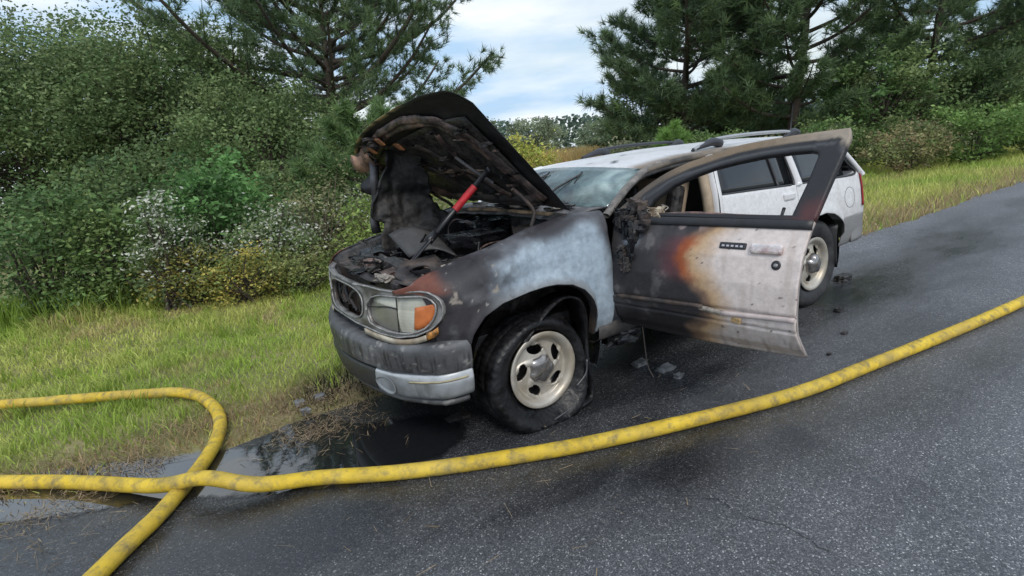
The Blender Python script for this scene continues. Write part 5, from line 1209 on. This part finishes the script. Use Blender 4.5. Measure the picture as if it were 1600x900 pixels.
# ------------------------------------------------------------------ fire hose
def hose_mat():
    m = mat('hose_yellow', (.70, .48, .03), .6, var=.22, vscale=9, tint=(.58, .39, .04), bump=.25, bscale=140)
    n = m.node_tree; b = n.nodes['Principled BSDF']; lk = n.links.new
    src = b.inputs['Base Color'].links[0].from_socket
    t = n.nodes['Texture Coordinate'] if 'Texture Coordinate' in n.nodes else n.nodes.new('ShaderNodeTexCoord')
    nz = n.nodes.new('ShaderNodeTexNoise'); nz.inputs['Scale'].default_value = 14; nz.inputs['Detail'].default_value = 7; nz.inputs['Roughness'].default_value = .7; lk(t.outputs['Object'], nz.inputs['Vector'])
    mr = n.nodes.new('ShaderNodeMapRange'); mr.inputs['From Min'].default_value = .47; mr.inputs['From Max'].default_value = .70; lk(nz.outputs['Fac'], mr.inputs[0])
    mm = n.nodes.new('ShaderNodeMix'); mm.data_type = 'RGBA'; mm.inputs['B'].default_value = (.16, .13, .07, 1); lk(mr.outputs[0], mm.inputs['Factor']); lk(src, mm.inputs['A']); lk(mm.outputs['Result'], b.inputs['Base Color'])
    wv = n.nodes.new('ShaderNodeTexWave'); wv.inputs['Scale'].default_value = 95; wv.inputs['Distortion'].default_value = 1.5; lk(t.outputs['Object'], wv.inputs['Vector'])
    b2 = n.nodes.new('ShaderNodeBump'); b2.inputs['Strength'].default_value = .35; b2.inputs['Distance'].default_value = .003; lk(wv.outputs['Fac'], b2.inputs['Height'])
    lk(b.inputs['Normal'].links[0].from_socket, b2.inputs['Normal']); lk(b2.outputs[0], b.inputs['Normal'])
    n5 = n.nodes.new('ShaderNodeTexNoise'); n5.inputs['Scale'].default_value = 3.2; n5.inputs['Detail'].default_value = 4; lk(t.outputs['Object'], n5.inputs['Vector'])
    r5 = n.nodes.new('ShaderNodeMapRange'); r5.inputs['From Min'].default_value = .48; r5.inputs['From Max'].default_value = .66; r5.inputs['To Max'].default_value = .35; lk(n5.outputs['Fac'], r5.inputs[0])
    m5 = n.nodes.new('ShaderNodeMix'); m5.data_type = 'RGBA'; m5.inputs['B'].default_value = (.42, .33, .13, 1); lk(r5.outputs[0], m5.inputs['Factor']); lk(mm.outputs['Result'], m5.inputs['A']); lk(m5.outputs['Result'], b.inputs['Base Color'])
    return m
HR = .037
ground_pts = [(5.833, -2.171, 0.0), (3.717, -1.982, 0.0), (2.639, -1.863, 0.0), (1.816, -1.751, 0.0), (1.347, -1.687, 0.0), (0.976, -1.601, 0.0), (0.585, -1.476, 0.0), (0.224, -1.354, 0.0), (-0.104, -1.226, 0.0), (-0.405, -1.084, 0.0), (-0.692, -0.936, 0.0), (-0.965, -0.77, 0.0), (-1.231, -0.574, 0.0), (-1.503, -0.466, 0.03), (-1.715, -0.29, 0.074), (-1.932, -0.096, 0.03), (-2.358, 0.386, 0.0), (-2.935, 0.91, 0.0), (-3.634, 1.687, 0.0), (-4.107, 2.477, 0.0), (-3.897, 2.771, 0.0), (-3.341, 2.511, 0.0), (-2.699, 2.053, 0.0), (-2.238, 1.727, 0.0), (-1.968, 1.516, 0.0), (-1.805, 1.381, 0.0), (-1.67, 1.154, 0.0), (-1.592, 0.828, 0.0), (-1.583, 0.538, 0.0), (-1.631, 0.267, 0.0), (-1.71, 0.049, 0.0), (-1.779, -0.096, 0.0), (-1.858, -0.238, 0.0), (-1.931, -0.363, 0.0), (-2.06, -0.534, 0.0), (-2.195, -0.731, 0.0)]
hp = catmull(ground_pts, 14); wob = fbm(hp, 3, 3, 120)-.5; hp[:, 2] += HR+.004*wob
V, F = tube_vf(hp, HR*(1+.10*wob), 20, 1.06)
hose = mk('fire_hose', V, F, hose_mat()); tag(hose, 'dirty yellow fire hose lying across the road and looping at the left', 'hose')

# ------------------------------------------------------------------ debris on the road
DEBG = mat('debris_grey', (.11, .11, .11), .6, var=.5, vscale=30, tint=(.20, .20, .205))
DG = 'burnt debris on the asphalt'
for i, (x, y, s, lab, sq) in enumerate([(3.754, -0.66, (0.16, 0.09, 0.06), 'largest black lump on the road beside the rear wheel', 0),
    (2.808, -1.081, (0.07, 0.05, 0.035), 'small black scrap right of the door bottom, nearer than the lump', 0),
    (2.336, -1.351, (0.05, 0.03, 0.02), 'tiny black scrap closest to the hose right of the door', 0),
    (1.893, -1.467, (0.025, 0.02, 0.015), 'pebble-sized black bit just below the door tip', 0),
    (-0.382, -0.451, (0.14, 0.06, 0.02), 'flat shiny black sliver in front of the flat tyre', 0),
    (0.951, -1.0, (0.05, 0.04, 0.03), 'pale ashy crumb under the open door', 9),
    (0.938, -0.678, (0.1, 0.06, 0.03), 'ashy flake on the wet patch under the door', 9),
    (0.989, -0.861, (0.12, 0.07, 0.025), 'grey ash heap on the wet patch behind the front wheel', 9),
    (-0.967, 0.51, (0.07, 0.05, 0.03), 'grey plastic shard at the puddle edge nearest the bumper', 9),
    (-1.104, 0.512, (0.06, 0.05, 0.03), 'grey plastic shard leaning in the straw', 9),
    (-1.1, 0.342, (0.05, 0.05, 0.03), 'rounded grey piece at the tip of the puddle', 9),
    (-1.121, 0.13, (0.05, 0.03, 0.03), 'small dark clod in the straw by the puddle', 0)]):
    o = crumple('debris_chunk', (x, y, s[2]*.42), s, CHAR if sq < 9 else DEBG, 700+i, .35, 5); o.parent = None; tag(o, lab, 'debris', DG)
